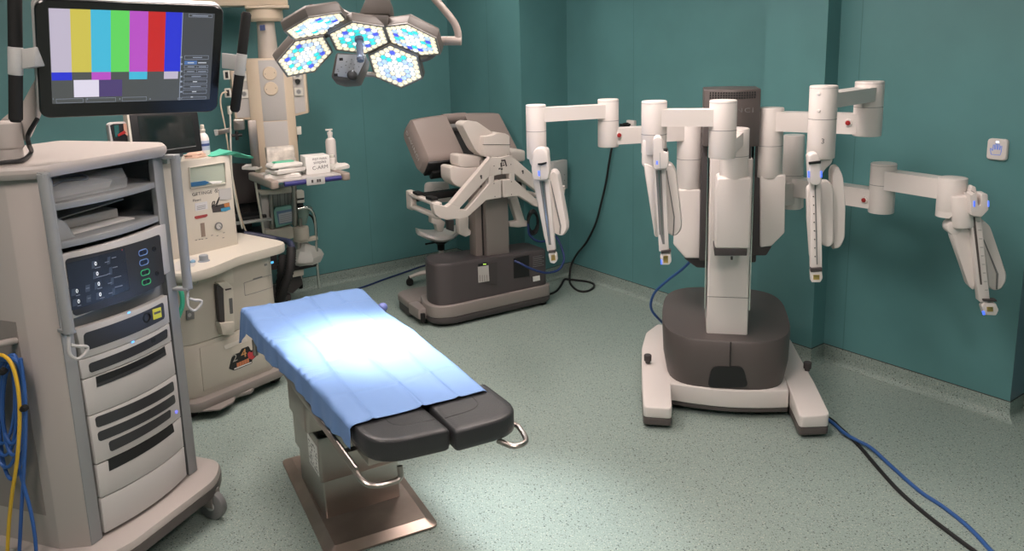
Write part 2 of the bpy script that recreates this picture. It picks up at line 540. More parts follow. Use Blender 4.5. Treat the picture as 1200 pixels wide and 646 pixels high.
for k, A in enumerate(ARMS):
    mb = MB()

    def jline(x, y, z, r, h=.0012):
        sm = MB(); sm.cyl((x, y, z - h), (x, y, z + h), r, n=32); sm.build('joint_line', M['midgrey'], o)
    C1 = cylpx(PC, *A['c']); J = cylpx(PC, *A['j']); E1 = cylpx(PC, *A['e'])
    for Q in (C1, J, E1): upright(mb, Q[0], Q[1], Q[2], Q[3], Q[4])
    b0, b1, bx, bY = A['boom']; z1 = zat(bx, b0, bY); z0 = zat(bx, b1, bY)
    bar(mb, C1, J, J[4] * 1.55, z0, z1)
    l0, l1, lx, lY = A['link']; zl1 = zat(lx, l0, lY); zl0 = zat(lx, l1, lY)
    bar(mb, J, E1, J[4] * 1.5, zl0, zl1)
    o = mb.build('arm', M['white'], cart, ang=30, bevel=0)
    A['o'] = o; A['E'] = E1; A['J'] = J; A['C'] = C1; A['bz'] = (z0 + z1) / 2; A['bh'] = z1 - z0
    # joint lines
    for Q, s in ((J, A['js']), (E1, A['es'])):
        if s is None: continue
        Yq = A['j'][4] if Q is J else A['e'][4]
        z = zat((A['j'][0] + A['j'][1]) / 2 if Q is J else (A['e'][0] + A['e'][1]) / 2, s, Yq)
        jline(Q[0], Q[1], z, Q[4] + .0008)
        jline(Q[0], Q[1], Q[2] - .0114, Q[4] + .0006, .0006)
    z = C1[3] + (C1[2] - C1[3]) * .46
    jline(C1[0], C1[1], z, C1[4] + .0008)
    # red release button near the end of the boom
    if k != 1:
        p = np.array(C1[:2]); q = np.array(J[:2]); t = (q - p) / np.linalg.norm(q - p); n = np.array([-t[1], t[0]]); n = n if n[1] < 0 else -n
        bp = {0: (725, 158.5), 2: (994, 144), 3: (1013, 234.5)}[k]
        # intersect pixel ray with the boom's near face
        fp = p + n * (J[4] * 1.55 / 2)
        r = ray(*bp); rl = np.array([r @ PC.X, r @ PC.Y, r[2]]); cl_ = PC.l(CAM)
        tt = (n @ (fp - cl_[:2])) / (n @ rl[:2]); P3 = cl_ + tt * rl
        n3 = np.array([n[0], n[1], 0])
        mb = MB(); mb.lathe(P3 - n3 * .001, n3, [(.019, 0), (.019, .006), (.016, .008), (.0125, .007)], 20); rb = mb.build('button_collar', M['white'], o)
        mb = MB(); mb.lathe(P3 + n3 * .006, n3, [(.0115, 0), (.0115, .005), (.009, .008)], 16); mb.build('release_button', M['red'], o)

# small screws on the third arm's end joint
E3 = ARMS[2]['E']
mb = MB()
for py in (110, 130):
    c = PC.l(at_depth(959, py, 3.47)); d = np.array([c[0] - E3[0], c[1] - E3[1], 0]); d /= np.linalg.norm(d)
    q = np.array([E3[0], E3[1], c[2]]) + d * E3[4]
    mb.lathe(q - d * .002, d, [(.008, 0), (.008, .004), (.005, .006)], 14)
mb.build('screw', M['white'], ARMS[2]['o'])

# ---- carriages on the column (hanging bodies)
def body(pts, sc, off, y, th, m, parent, name, bev=.008):
    mb = MB(); mb.prism(px_poly(PC, pts, y, sc, off), (0, th, 0))
    return mb.build(name, m, parent, bevel=bev, seg=3, ang=25)


S5 = (2.692, (780, 80))
yC = [A['C'][1] for A in ARMS]
b1 = body([(36, 384), (110, 384), (110, 600), (62, 600), (24, 556), (28, 420)], *S5, yC[0] - .07, .16, M['white'], cart, 'lift_carriage')
body([(104, 386), (136, 386), (136, 632), (98, 630), (58, 601), (62, 590), (106, 600)], *S5, yC[0] - .04, .16, M['dark'], b1, 'guard')
b2 = body([(162, 345), (273, 345), (268, 572), (155, 572), (157, 400)], *S5, yC[1] - .07, .17, M['white'], cart, 'lift_carriage', .018)
body([(153, 568), (258, 572), (256, 592), (155, 592)], *S5, yC[1] - .068, .16, M['dark'], b2, 'guard', .003)
mb = MB(); pp = px_poly(PC, [(209, 594), (209, 604)], yC[1] - .03, *S5); mb.cyl(pp[0], pp[1], .006); mb.build('pin', M['dark'], b2)
b3 = body([(298, 341), (380, 338), (376, 520), (334, 562), (298, 566)], *S5, yC[2] - .06, .16, M['white'], cart, 'lift_carriage')
body([(272, 345), (304, 345), (302, 556), (336, 562), (318, 592), (268, 592)], *S5, yC[2] - .045, .15, M['dark'], b3, 'guard')
# short neck that carries the fourth arm behind
b4 = body([(378, 378), (436, 372), (436, 442), (378, 446)], *S5, yC[3] - .03, .12, M['white'], cart, 'lift_carriage')
mb = MB(); bar(mb, (cx, .55), (ARMS[3]['C'][0], ARMS[3]['C'][1]), .1, ARMS[3]['C'][3] + .03, ARMS[3]['C'][3] + .16); mb.build('support_neck', M['white'], b4, bevel=.01)
# neck linking second carriage to column
mb = MB(); mb.box(cx - .05, cx + .06, yC[1] + .08, .31, PC.y(860, 275, .1)[2], PC.y(860, 225, .1)[2]); mb.build('slide_block', M['dark'], b2, bevel=.005)
# neck pieces for side carriages
for bb, xx, k in ((b1, ARMS[0]['C'][0], 0), (b3, ARMS[2]['C'][0], 2)):
    z0 = PC.y(800, 290, .4)[2]; z1 = PC.y(800, 230, .4)[2]
    mb = MB(); mb.box(min(xx, cx), max(xx, cx), .52, .58, z0 + .05, z1); mb.build('slide_block', M['dark'], bb, bevel=.005)

# ---- instrument arms
def sl(pts, S, y, th, m, parent, name, rnd=.008, bev=.004, seg=2, curved=False):
    p = px_poly(PC, pts, y, *S)
    mb = MB(); mb.prism(roundpoly(p, rnd, 4) if rnd else p, (0, th, 0))
    return mb.build(name, m, parent, bevel=bev, seg=seg, ang=40)


def paddle(pts, S, y, th, m, parent, name, rnd=.02, puff=.018):
    """rounded slab: outline shrinks towards both faces"""
    p = np.array(roundpoly(px_poly(PC, pts, y, *S), rnd, 5)); c = p.mean(0)
    mb = MB(); loops = []
    for f, d in ((.84, 0), (.95, .10), (1.0, .28), (1.0, .72), (.95, .9), (.84, 1)):
        q = c + (p - c) * np.array([f, 1, .7 + .3 * f]); q[:, 1] = y + d * th
        loops.append(q)
    mb.loft(loops)
    return mb.build(name, m, parent, ang=40)


def mount(S, outer, gold, lever, y, parent, led=None):
    o = sl(outer, S, y, .045, M['white'], parent, 'cannula_mount', .006, .003)
    sl(gold, S, y - .002, .01, M['gold'], o, 'contact_plate', 0, .0008)
    sl([(p[0] - 0, p[1]) for p in lever], S, y - .004, .03, M['dark'], o, 'lever', .002, .001)
    if led: sl(led, S, y - .003, .006, M['led'], o, 'indicator_light', .001, .0005)
    return o


a1, a2, a3, a4 = [A['o'] for A in ARMS]
# first arm
S = (4.6125, (600, 170)); y = ARMS[0]['E'][1]
yb = y - .05
sl([(88, 20), (186, 20), (192, 70), (186, 120), (120, 135), (92, 100)], S, yb + .005, .10, M['white'], a1, 'wrist_housing', .03, .012, 3)
paddle([(104, 95), (150, 100), (160, 300), (196, 530), (180, 520), (112, 200)], S, yb + .0, .05, M['white'], a1, 'forearm_link', .02)
paddle([(196, 150), (222, 134), (246, 158), (272, 290), (300, 440), (298, 468), (276, 496), (244, 490), (215, 470), (195, 300)], S, yb + .03, .10, M['white'], a1, 'rear_link', .04)
sl([(206, 195), (210, 195), (266, 440), (262, 482), (255, 482), (258, 440)], S, yb + .026, .05, M['midgrey'], a1, 'joint_gap', 0, 0)
sp = sl([(118, 185), (200, 185), (232, 575), (190, 575), (185, 545)], S, yb - .04, .045, M['white'], a1, 'instrument_spar', .004, .003)
sl([(148, 195), (176, 195), (212, 540), (198, 540)], S, yb - .042, .006, M['midgrey'], sp, 'channel', 0, 0)
sl([(160, 195), (166, 195), (205, 540), (202, 540)], S, yb - .044, .006, M['chrome'], sp, 'lead_screw', 0, 0)
cg = sl([(104, 122), (112, 40), (128, 18), (164, 15), (190, 38), (202, 140), (192, 192), (112, 190)], S, yb - .10, .075, M['white'], a1, 'instrument_carriage', .015, .008, 3)
sl([(138, 100), (158, 98), (186, 92), (188, 100), (160, 110), (140, 108)], S, yb - .108, .012, M['black'], cg, 'latch', .002, .001)
sl([(140, 140), (150, 140), (152, 168), (142, 168)], S, yb - .1015, .004, M['led'], cg, 'indicator_light', .001, 0)
sl([(150, 112), (154, 112), (156, 186), (152, 186)], S, yb - .1012, .004, M['grey'], cg, 'groove', 0, 0)
mount(S, [(196, 590), (210, 580), (238, 590), (243, 628), (228, 642), (206, 636)], [(211, 596), (232, 594), (235, 624), (212, 626)], [(196, 574), (232, 570), (234, 582), (198, 586)], yb - .05, sp)
# second arm
S = (3.5875, (740, 140)); y = ARMS[1]['E'][1]; yb = y - .05
sl([(44, 84), (92, 70), (142, 84), (140, 130), (100, 212), (60, 212), (42, 190)], S, yb + .005, .10, M['white'], a2, 'wrist_housing', .025, .012, 3)
paddle([(50, 180), (98, 200), (116, 496), (100, 498), (55, 230)], S, yb, .05, M['white'], a2, 'forearm_link', .015)
paddle([(140, 200), (152, 184), (168, 190), (186, 215), (200, 320), (214, 440), (209, 470), (190, 492), (164, 492), (140, 470)], S, yb + .03, .10, M['white'], a2, 'rear_link', .035)
sl([(146, 215), (149, 215), (182, 410), (178, 490), (173, 490), (177, 410)], S, yb + .026, .05, M['midgrey'], a2, 'joint_gap', 0, 0)
sp = sl([(92, 205), (144, 205), (157, 552), (116, 556), (112, 495)], S, yb - .04, .045, M['white'], a2, 'instrument_spar', .004, .003)
sl([(102, 213), (126, 213), (140, 525), (131, 525), (121, 485), (117, 485)], S, yb - .042, .006, M['midgrey'], sp, 'channel', 0, 0)
sl([(112, 213), (116, 213), (132, 485), (129, 485)], S, yb - .044, .006, M['chrome'], sp, 'lead_screw', 0, 0)
cg = sl([(90, 140), (88, 88), (100, 72), (120, 72), (132, 90), (133, 136), (155, 138), (156, 190), (149, 208), (94, 212)], S, yb - .10, .075, M['white'], a2, 'instrument_carriage', .01, .006, 3)
sl([(92, 134), (152, 126), (152, 138), (92, 144)], S, yb - .09, .05, M['black'], cg, 'latch', .002, .001)
sl([(104, 175), (111, 175), (111, 190), (104, 190)], S, yb - .1015, .004, M['led'], cg, 'indicator_light', .001, 0)
sl([(118, 140), (121, 140), (123, 208), (120, 208)], S, yb - .1012, .004, M['grey'], cg, 'groove', 0, 0)
mount(S, [(120, 575), (128, 565), (164, 565), (168, 598), (158, 612), (126, 612)], [(134, 574), (154, 574), (154, 604), (134, 604)], [(124, 554), (166, 548), (166, 558), (124, 566)], yb - .05, sp, [(122, 590), (127, 590), (129, 610), (123, 610)])
# third arm
S = S5; y = ARMS[2]['E'][1]; yb = y - .05
sl([(452, 255), (530, 252), (528, 300), (505, 318), (490, 345), (455, 330)], S, yb + .02, .09, M['white'], a3, 'wrist_housing', .02, .012, 3)
paddle([(446, 378), (466, 362), (470, 600), (458, 606), (448, 480)], S, yb, .05, M['white'], a3, 'forearm_link', .012)
paddle([(484, 358), (512, 352), (530, 372), (532, 555), (515, 568), (488, 556)], S, yb + .0, .05, M['white'], a3, 'middle_link', .02)
paddle([(524, 330), (530, 314), (546, 309), (562, 340), (570, 440), (568, 540), (552, 570), (528, 574), (524, 540)], S, yb + .03, .10, M['white'], a3, 'rear_link', .03)
sl([(526, 480), (530, 478), (532, 570), (526, 570)], S, yb + .02, .05, M['taupe'], a3, 'joint_gap', 0, 0)
sp = sl([(456, 360), (490, 360), (494, 600), (493, 640), (459, 640), (458, 600)], S, yb - .04, .045, M['white'], a3, 'instrument_spar', .004, .003)
sl([(470, 368), (474, 368), (480, 620), (476, 620)], S, yb - .042, .006, M['midgrey'], sp, 'channel', 0, 0)
mb = MB()
for i in range(8):
    c = px_poly(PC, [(466 + i * .8, 405 + i * 27)], yb - .0405, *S)[0]; mb.cyl(c, c + np.array([0, -.003, 0]), .003, n=8)
mb.build('screw_row', M['dark'], sp)
cg = sl([(450, 276), (462, 268), (480, 268), (490, 290), (494, 360), (482, 371), (454, 367)], S, yb - .10, .075, M['white'], a3, 'instrument_carriage', .015, .008, 3)
sl([(452, 296), (490, 292), (490, 300), (452, 304)], S, yb - .106, .012, M['black'], cg, 'latch', .002, .001)
for x0 in (449, 489): sl([(x0, 325), (x0 + 5, 325), (x0 + 5, 345), (x0, 345)], S, yb - .103, .006, M['led'], cg, 'indicator_light', .001, 0)
mount(S, [(458, 640), (492, 636), (496, 662), (488, 676), (460, 676)], [(466, 652), (486, 652), (486, 668), (466, 668)], [(458, 632), (494, 630), (494, 642), (458, 644)], yb - .05, sp)
dg3 = px_poly(PC, [(496, 231)], y - ARMS[2]['E'][4] - .0012, *S)[0]
text('3', .032, dg3, (1, 0, 0), (0, 0, 1), M['print'], a3, 'number')
# fourth arm
S = (3.59, (1090, 200)); y = ARMS[3]['E'][1]; yb = y - .05
Eq = ARMS[3]['E']; zL = px_poly(PC, [(28, 196)], y - .03, *S)[0][2]; zR = px_poly(PC, [(150, 100)], y - .03, *S)[0][2]
rg = [np.array(p) for p in MB().ring((Eq[0], Eq[1], Eq[3] + .002), (0, 0, 1), Eq[4], 36)]
lowr = [p * np.array([1, 1, 0]) + np.array([0, 0, min(Eq[3], zL + (zR - zL) * max(0, (p[0] - Eq[0] + Eq[4] * .35) / (1.6 * Eq[4])))]) for p in rg]
mb = MB(); mb.loft([lowr, rg]); mb.build('elbow_housing', M['white'], a4, ang=30)
q0 = px_poly(PC, [(100, 185)], yb + .01, *S)[0]; q1 = px_poly(PC, [(165, 150)], yb - .0, *S)[0]
mb = MB(); pa = px_poly(PC, [(132, 100), (142, 235)], yb + .0, *S); mb.rcyl(pa[0], pa[1], .052, .008); mb.build('wrist_housing', M['white'], a4)
mb = MB(); pa = px_poly(PC, [(103, 240)], yb + .0, *S)[0]; mb.rcyl(pa + (0, -.004, 0), pa + (0, .075, 0), .036, .01); mb.build('shoulder_cap', M['white'], a4)
paddle([(84, 215), (112, 232), (168, 240), (196, 490), (186, 508), (168, 492), (86, 275)], S, yb, .06, M['white'], a4, 'forearm_link', .02)
paddle([(205, 215), (218, 204), (246, 226), (288, 330), (328, 440), (326, 470), (302, 506), (264, 508), (246, 490)], S, yb + .03, .10, M['white'], a4, 'rear_link', .04)
sl([(224, 290), (227, 290), (288, 435), (284, 500), (278, 500), (280, 435)], S, yb + .024, .05, M['midgrey'], a4, 'joint_gap', 0, 0)
sp = sl([(164, 110), (176, 66), (192, 68), (216, 195), (252, 545), (246, 562), (206, 552), (168, 195)], S, yb - .04, .05, M['white'], a4, 'instrument_spar', .006, .004)
sl([(178, 195), (189, 195), (219, 480), (211, 480)], S, yb - .042, .006, M['dark2'], sp, 'channel', 0, 0)
mb = MB()
for i in range(9):
    c = px_poly(PC, [(198 + i * 4.0, 215 + i * 36), (212 + i * 3.8, 215 + i * 36)], yb - .0405, *S); mb.cyl(c[0], c[1], .0012, n=6)
mb.build('scale_mark', M['midgrey'], sp)
cg = sl([(166, 100), (176, 104), (186, 92), (196, 98), (202, 148), (212, 146), (216, 98), (242, 98), (246, 165), (216, 196), (176, 190)], S, yb - .10, .075, M['white'], a4, 'instrument_carriage', .006, .005, 3)
for x0 in (183, 243): sl([(x0, 128), (x0 + 6, 128), (x0 + 6, 152), (x0, 152)], S, yb - .103, .006, M['led'], cg, 'indicator_light', .001, 0)
sl([(176, 100), (186, 90), (190, 96), (180, 106)], S, yb - .09, .04, M['dark'], cg, 'latch', .002, .001)
mount(S, [(218, 572), (230, 558), (276, 558), (289, 588), (278, 610), (228, 608)], [(238, 574), (264, 574), (266, 594), (240, 594)], [(222, 542), (280, 544), (282, 552), (224, 550)], yb - .05, sp, [(218, 592), (230, 592), (232, 608), (222, 608)])
# ================================================================ operating table
TB = Fr((-.76, 3.307), 29.2)
table = thing('operating_table', 'steel operating table with black padded foot section and square floor plate', 'operating table', TB)
rot = math.radians(-2.2)


def rp(x, y): return (x * math.cos(rot) - y * math.sin(rot), x * math.sin(rot) + y * math.cos(rot))


mb = MB()
out = [rp(*p) for p in rrect(-.237, .237, -.45, .44, .03)]; inn = [rp(*p) for p in rrect(-.195, .195, -.408, .398, .01)]
mb.loft([[(*p, .004) for p in out], [(*p, .012) for p in out], [(*p, .034) for p in inn]], True, True)
M['copper'] = mat('warm brushed steel', (.40, .32, .28), .38, 0.85, noise=.12, nscale=6)
mb.build('base_plate', M['copper'], table, ang=20)
mb = MB(); mb.prism([(*rp(*p), 0) for p in rrect(-.225, .225, -.438, .428, .03)], (0, 0, .006)); mb.build('floor_seal', M['rubber'], table)
mb = MB(); mb.rbox(-.185, .150, -.2, .20, .03, .27, .008); ped = mb.build('pedestal', M['steel'], table, bevel=.003)
mb = MB(); mb.rbox(-.200, .165, -.215, .215, .21, .41, .015); shr = mb.build('lift_cover', M['steel'], table, bevel=.004)
mb = MB()
for k in range(5): mb.rbox(-.185 - .012 * (k % 2), .15 + .012 * (k % 2), -.2 - .012 * (k % 2), .2 + .012 * (k % 2), .405 + .03 * k, .437 + .03 * k, .03)
mb.build('bellows', M['rubber'], table, bevel=.006)
# printed rating plate on the lift cover's side
mb = MB(); mb.box(-.2012, -.2002, -.20, -.05, .235, .37); sk = mb.build('rating_plate', M['paper'], shr)
mb = MB(); rr = random.Random(3)
for i in range(9):
    for j in range(7):
        if rr.random() < .6:
            y0 = -.19 + i * .0148; z0 = .245 + j * .0165
            mb.box(-.2017, -.201, y0, y0 + .004 + rr.random() * .009, z0, z0 + .003 + rr.random() * .008)
mb.build('printing', M['print'], sk, smooth=False)
mb = MB(); mb.box(-.2, .165, -.18, .2, .55, .66); mb.box(-.24, .21, -.5, .35, .655, .70)
mb.build('tilt_head', M['steel'], table, bevel=.01)
mb = MB(); mb.rbox(-.27, -.19, -.33, -.05, .50, .655, .02); mb.build('drive_housing', M['steel'], table, bevel=.012)
# frame and pads
mb = MB(); mb.box(-.245, .215, -1.02, .45, .69, .725); mb.build('top_frame', M['steel'], table, bevel=.004)
mb = MB(); mb.rbox(-.262, .235, -.86, .46, .725, .798, .05); mb.build('mattress', M['rubber'], table, bevel=.012, seg=3)
M['padtop'] = mat('black leatherette', (.03, .031, .033), .36, bump=.5, bscale=260)
for sgn in (-1, 1):
    if sgn < 0: pl, rr_ = [(-.262, -.88), (-.262, -1.105), (-.008, -1.132), (-.018, -.88)], (.004, .12, .012, .004)
    else: pl, rr_ = [(.004, -.88), (-.001, -1.156), (.25, -1.165), (.248, -.88)], (.004, .012, .12, .004)
    rp_ = []
    for q_ in range(4):
        p = np.array(pl[q_]); a = np.array(pl[q_ - 1]) - p; b = np.array(pl[(q_ + 1) % 4]) - p; a /= np.linalg.norm(a); b /= np.linalg.norm(b)
        for k in range(8):
            t = k / 7; pa, pb = p + a * rr_[q_], p + b * rr_[q_]
            rp_.append((1 - t) ** 2 * pa + 2 * t * (1 - t) * p + t * t * pb)
    c = np.mean(np.array(rp_), 0); c = np.array([(pl[0][0] + pl[2][0]) / 2, -1.01])
    sh = lambda k: [(c[0] + (p[0] - c[0]) * (1 - k / .125), c[1] + (p[1] - c[1]) * (1 - k / .14)) for p in rp_]
    mb = MB()
    mb.loft([[(*p, .728) for p in sh(.008)], [(*p, .734) for p in sh(.002)], [(*p, .750) for p in sh(0)], [(*p, .790) for p in sh(0)], [(*p, .798) for p in sh(.003)], [(*p, .8015) for p in sh(.009)], [(*p, .802) for p in sh(.03)]])
    pad = mb.build('foot_pad', M['padtop'], table, ang=50)
    # stitched U line
    if sgn < 0: u = [(-.155, -.90), (-.155, -.985), (-.135, -1.02), (-.10, -1.035), (-.02, -1.045)]
    else: u = [(.01, -1.055), (.10, -1.05), (.14, -1.03), (.155, -.99), (.155, -.90)]
    mb = MB(); mb.tube([(x, y, .8012) for x, y in u], .0022, 6, 4); mb.build('stitch_line', M['black'], pad)
# rails
for x in (-.285, .262):
    mb = MB(); mb.box(x - .006, x + .006, -1.03, .35, .672, .705); rl = mb.build('side_rail', M['steel'], table, bevel=.003)
    for y in (-.9, -.5, -.1, .25):
        mb = MB(); mb.box(min(x, 0 if False else x + (.04 if x < 0 else -.05)), max(x, x + (.04 if x < 0 else -.05)), y - .015, y + .015, .68, .70); mb.build('rail_bracket', M['steel'], rl)
for sgn in (-1, 1):
    if sgn < 0: pts = [(-.285, -1.0, .69), (-.285, -1.06, .68), (-.265, -1.095, .67), (-.215, -1.105, .665), (-.172, -1.10, .668), (-.168, -1.095, .705)]
    else: pts = [(.22, -1.05, .722), (.262, -1.065, .715), (.268, -1.10, .708), (.25, -1.16, .70), (.2, -1.17, .70), (.16, -1.13, .715)]
    mb = MB(); mb.tube(pts, .0095, 10, 5); mb.build('handle_hoop', M['steel'], table)
# blue clamp knob by the head end
p = TB.z(446, 361, .72)
mb = MB(); mb.cyl((.26, p[1], .72), (p[0], p[1], .72), .008); mb.ball((p[0] + .01, p[1], .72), .024, 1.1, 1, 1)
mb.build('clamp_knob', mat('periwinkle knob', (.16, .2, .5), .4), table)['label'] = 'blue knob on the far side rail'
# left clamp near the head
mb = MB(); mb.box(-.31, -.285, .30, .37, .66, .72); mb.cyl((-.315, .33, .70), (-.315, .33, .62), .012); mb.build('rail_clamp', M['steel'], table, bevel=.004)

# ---- drape: a thing of its own lying on the table
def sstep(t): t = max(0, min(1, t)); return t * t * (3 - 2 * t)


M['drape'] = mat('blue drape', (.15, .27, .53), .62, bump=.12, bscale=60)
nx, ny = 140, 170
rng = np.random.RandomState(4)
ph = rng.rand(12) * 6.28
verts = []
for j in range(ny + 1):
    y = -.955 + (1.455) * j / ny
    xl = np.interp(y, [-.95, -.5, -.3, .1, .5], [-.272, -.288, -.302, -.325, -.330]); xr_ = np.interp(y, [-.95, -.25, .05, .5], [.215, .237, .222, .252])
    hl = .085 + .012 * math.sin(y * 9 + 1) + .085 * sstep((y - .32) / .16); hr = .07
    tot = hl + (xr_ - xl) + hr
    zt = .806
    zhead = -.5 * max(0, y - .44) ** 1.0 * .35
    for i in range(nx + 1):
        s = tot * i / nx
        rc = .018
        if s < hl:
            d = hl - s
            fl = .12
            x = xl - .004 - d * fl * (.4 + .6 * sstep((y - .2) / .25)) + .004 * math.sin(y * 34 + ph[0]) * d / .09 + .003 * math.sin(y * 61 + ph[1]) * d / .09
            z = zt - rc * .3 - d * .95
            yy = y + .01 * math.sin(y * 20) * d / .09
        elif s > tot - hr:
            d = s - (tot - hr); x = xr_ + .004 + d * .15 + .006 * math.sin(y * 27 + ph[2]) * d / .07; z = zt - rc * .3 - d * .95; yy = y
        else:
            x = xl + (s - hl); yy = y; e = min(s - hl, tot - hr - s)
            z = zt - rc * .3 * max(0, 1 - e / rc) ** 2
        # folds and undulation (only on top)
        b = 0
        for xc, w_, a in ((-.19, .007, .007), (-.035, .007, .008), (.115, .007, .007)):
            b += a * math.exp(-abs(x - xc - .012 * math.sin(y * 5 + xc * 20)) / w_)
        for yc, a in ((-.72, .005), (-.38, -.005), (-.05, .006), (.26, -.005)):
            b += a * math.exp(-abs(y - yc - .01 * math.sin(x * 9)) / .007)
        b += .0045 * math.sin(x * 13 + y * 4 + ph[3]) * math.sin(y * 8 + ph[4]) + .002 * math.sin(x * 31 + ph[5]) * math.sin(y * 19 + ph[6])
        # ruffles by the left edge
        ed = math.exp(-max(0, x - xl) / .05)
        b += ed * .007 * math.sin(y * 40 + 6 * math.sin(y * 13) + ph[7]) * (1 if -.55 < y < .1 else .3)
        z += .004 + b if s >= hl and s <= tot - hr else 0
        z += zhead
        if s >= hl and s <= tot - hr: z = max(z, .8045 if y < .46 else z)
        verts.append((x, yy, z))
me = bpy.data.meshes.new('drape')
faces = [(j * (nx + 1) + i, j * (nx + 1) + i + 1, (j + 1) * (nx + 1) + i + 1, (j + 1) * (nx + 1) + i) for j in range(ny) for i in range(nx)]
me.from_pydata(verts, [], faces); me.materials.append(M['drape'])
for p_ in me.polygons: p_.use_smooth = True
dr = bpy.data.objects.new('surgical_drape', me); COL.objects.link(dr)
dr.location = V(TB.o); dr.rotation_euler = (0, 0, math.radians(TB.deg))
so = dr.modifiers.new('thickness', 'SOLIDIFY'); so.thickness = .0012; so.offset = 1
tag(dr, 'light blue disposable drape spread over the operating table', 'drape')
# ================================================================ surgeon console
K = Fr((-.12, 5.71), 30.9)
con = thing('surgeon_console', 'taupe and charcoal robot surgeon console with tilted viewer hood in the far corner', 'surgeon console', K)
M['brown'] = mat('bronze grey plastic', (.26, .215, .197), .38)
M['frame'] = mat('warm beige plastic', (.63, .575, .53), .42)
M['block'] = mat('charcoal taupe plastic', (.07, .06, .062), .5)
# base
pl = [(-.44, -.06), (.455, -.04), (.46, .30), (-.50, .32), (-.56, .12), (-.545, .0)]
mb = MB(); rpz = roundpoly(pl, .05, 5)
mb.loft([[(*p, .075) for p in rpz], [(*p, .165) for p in rpz]]); sk = mb.build('base_skirt', M['taupe'], con, bevel=.008, seg=3)
c = np.mean(np.array(pl), 0)
mb = MB(); mb.loft([[(*(c + (p - c) * .95), .025) for p in rpz], [(*p, .045) for p in rpz], [(*p, .0745) for p in rpz]]); mb.build('bumper', M['dark'], con, bevel=.004)
for x, y in ((-.33, .0), (.40, .0), (-.42, .24), (.38, .25)):
    mb = MB(); mb.rcyl((x - .015, y, .026), (x + .015, y, .026), .026, .004); mb.build('caster', M['rubber'], con)
pl = [(-.42, -.035), (.44, -.02), (.44, .27), (-.46, .29), (-.525, .12), (-.505, .0)]
rpz = roundpoly(pl, .06, 6); c = np.mean(np.array(pl), 0)
zf = lambda x: float(np.interp(x, [-.52, .44], [.475, .445]))
mb = MB()
mb.loft([[(*p, .166) for p in rpz], [(*p, zf(p[0]) - .022) for p in rpz], [(*(c + (p - c) * .992), zf(p[0]) - .010) for p in rpz], [(*(c + (p - c) * .965), zf(p[0])) for p in rpz]])
blk = mb.build('base_block', M['block'], con, ang=40)


def kslab(pts, y, th, m, parent, name, sc=1, off=(0, 0), rnd=0, bev=0.0, seg=2):
    p = px_poly(K, pts, y, sc, off)
    mb = MB(); mb.prism(roundpoly(p, rnd, 4) if rnd else p, (0, th, 0))
    return mb.build(name, m, parent, bevel=bev, seg=seg, ang=30)


S2 = (4.0, (440, 240))
yf = -.034
rc1 = kslab([(482, 290), (570, 268), (570, 378), (484, 366)], yf, .01, M['dark'], blk, 'connector_recess', *S2)
kslab([(481, 292), (530, 284), (534, 358), (484, 366)], yf - .002, .006, M['silverprint'], rc1, 'label_plate', *S2)
mb = MB()
for i in range(4):
    a = px_poly(K, [(488 + i * 11, 330), (492 + i * 11, 360)], yf - .003, *S2); mb.box(a[0][0], a[1][0], yf - .003, yf, a[1][2], a[0][2])
mb.build('connector', M['taupe'], rc1)
kslab([(482, 278), (524, 272), (524, 282), (482, 289)], yf - .002, .006, M['black'], rc1, 'status_strip', *S2)
mb = MB()
for x in (508, 516):
    a = px_poly(K, [(x, 279)], yf - .003, *S2)[0]; mb.box(a[0] - .004, a[0] + .004, yf - .0035, yf - .001, a[2] - .003, a[2] + .003)
mb.build('indicator_light', mat('yellow green light', (.5, .7, .1), .4, emit=(.6, 1, .15), estr=1.5), rc1)
rc2 = kslab([(648, 252), (720, 236), (720, 334), (650, 346)], yf + .004, .01, M['black'], blk, 'connector_recess', *S2)
kslab([(738, 338), (770, 332), (772, 354), (740, 361)], -.026, .006, M['paper'], blk, 'label_plate', *S2)
mb = MB()
for i in range(6):
    a = px_poly(K, [(738, 246 + i * 9), (738 + (52 if i % 2 else 44), 240 + i * 9)], -.0262, *S2); mb.box(a[0][0], a[1][0], -.0265, -.02, a[0][2] - .003, a[0][2])
mb.build('printing', M['midgrey'], blk)
# foot tray on the operator side
mb = MB(); pl2 = roundpoly([(-.60, .30), (-.14, .30), (-.14, .62), (-.50, .64), (-.58, .58)], .05, 5)
mb.prism([(*p, .07) for p in pl2], (0, 0, .055)); tr = mb.build('foot_tray', M['taupe'], con, bevel=.012, seg=3)
mb = MB(); mb.prism([(*(np.array((-.37, .46)) + (np.array(p) - np.array((-.37, .46))) * .97), .015) for p in pl2], (0, 0, .055)); mb.build('bumper', M['dark'], tr)
mb = MB(); mb.rbox(-.61, -.53, .10, .30, .05, .13, .02); mb.build('tray_rail', M['taupe'], tr, bevel=.008)
mb = MB(); mb.box(-.6, -.57, .08, .11, .03, .10); mb.build('rail_stop', M['rubber'], tr, bevel=.004)
# column
yc = .03
xl, xr2 = K.y(571, 300, yc)[0], K.y(597.5, 300, yc)[0]
mb = MB(); mb.rbox(xl, xr2, yc, yc + .14, .44, 1.17, .01); cl2 = mb.build('column', M['taupe'], con, bevel=.003)
xl2 = K.y(558, 300, yc + .04)[0]
mb = MB(); mb.rbox(xl2, xl + .01, yc + .035, yc + .14, .44, 1.0, .006); mb.build('column_cover', M['brown'], cl2)
mb = MB(); mb.box(xl - .02, xl - .008, yc + .03, yc + .05, .46, .99); mb.build('cable_slot', M['black'], cl2)
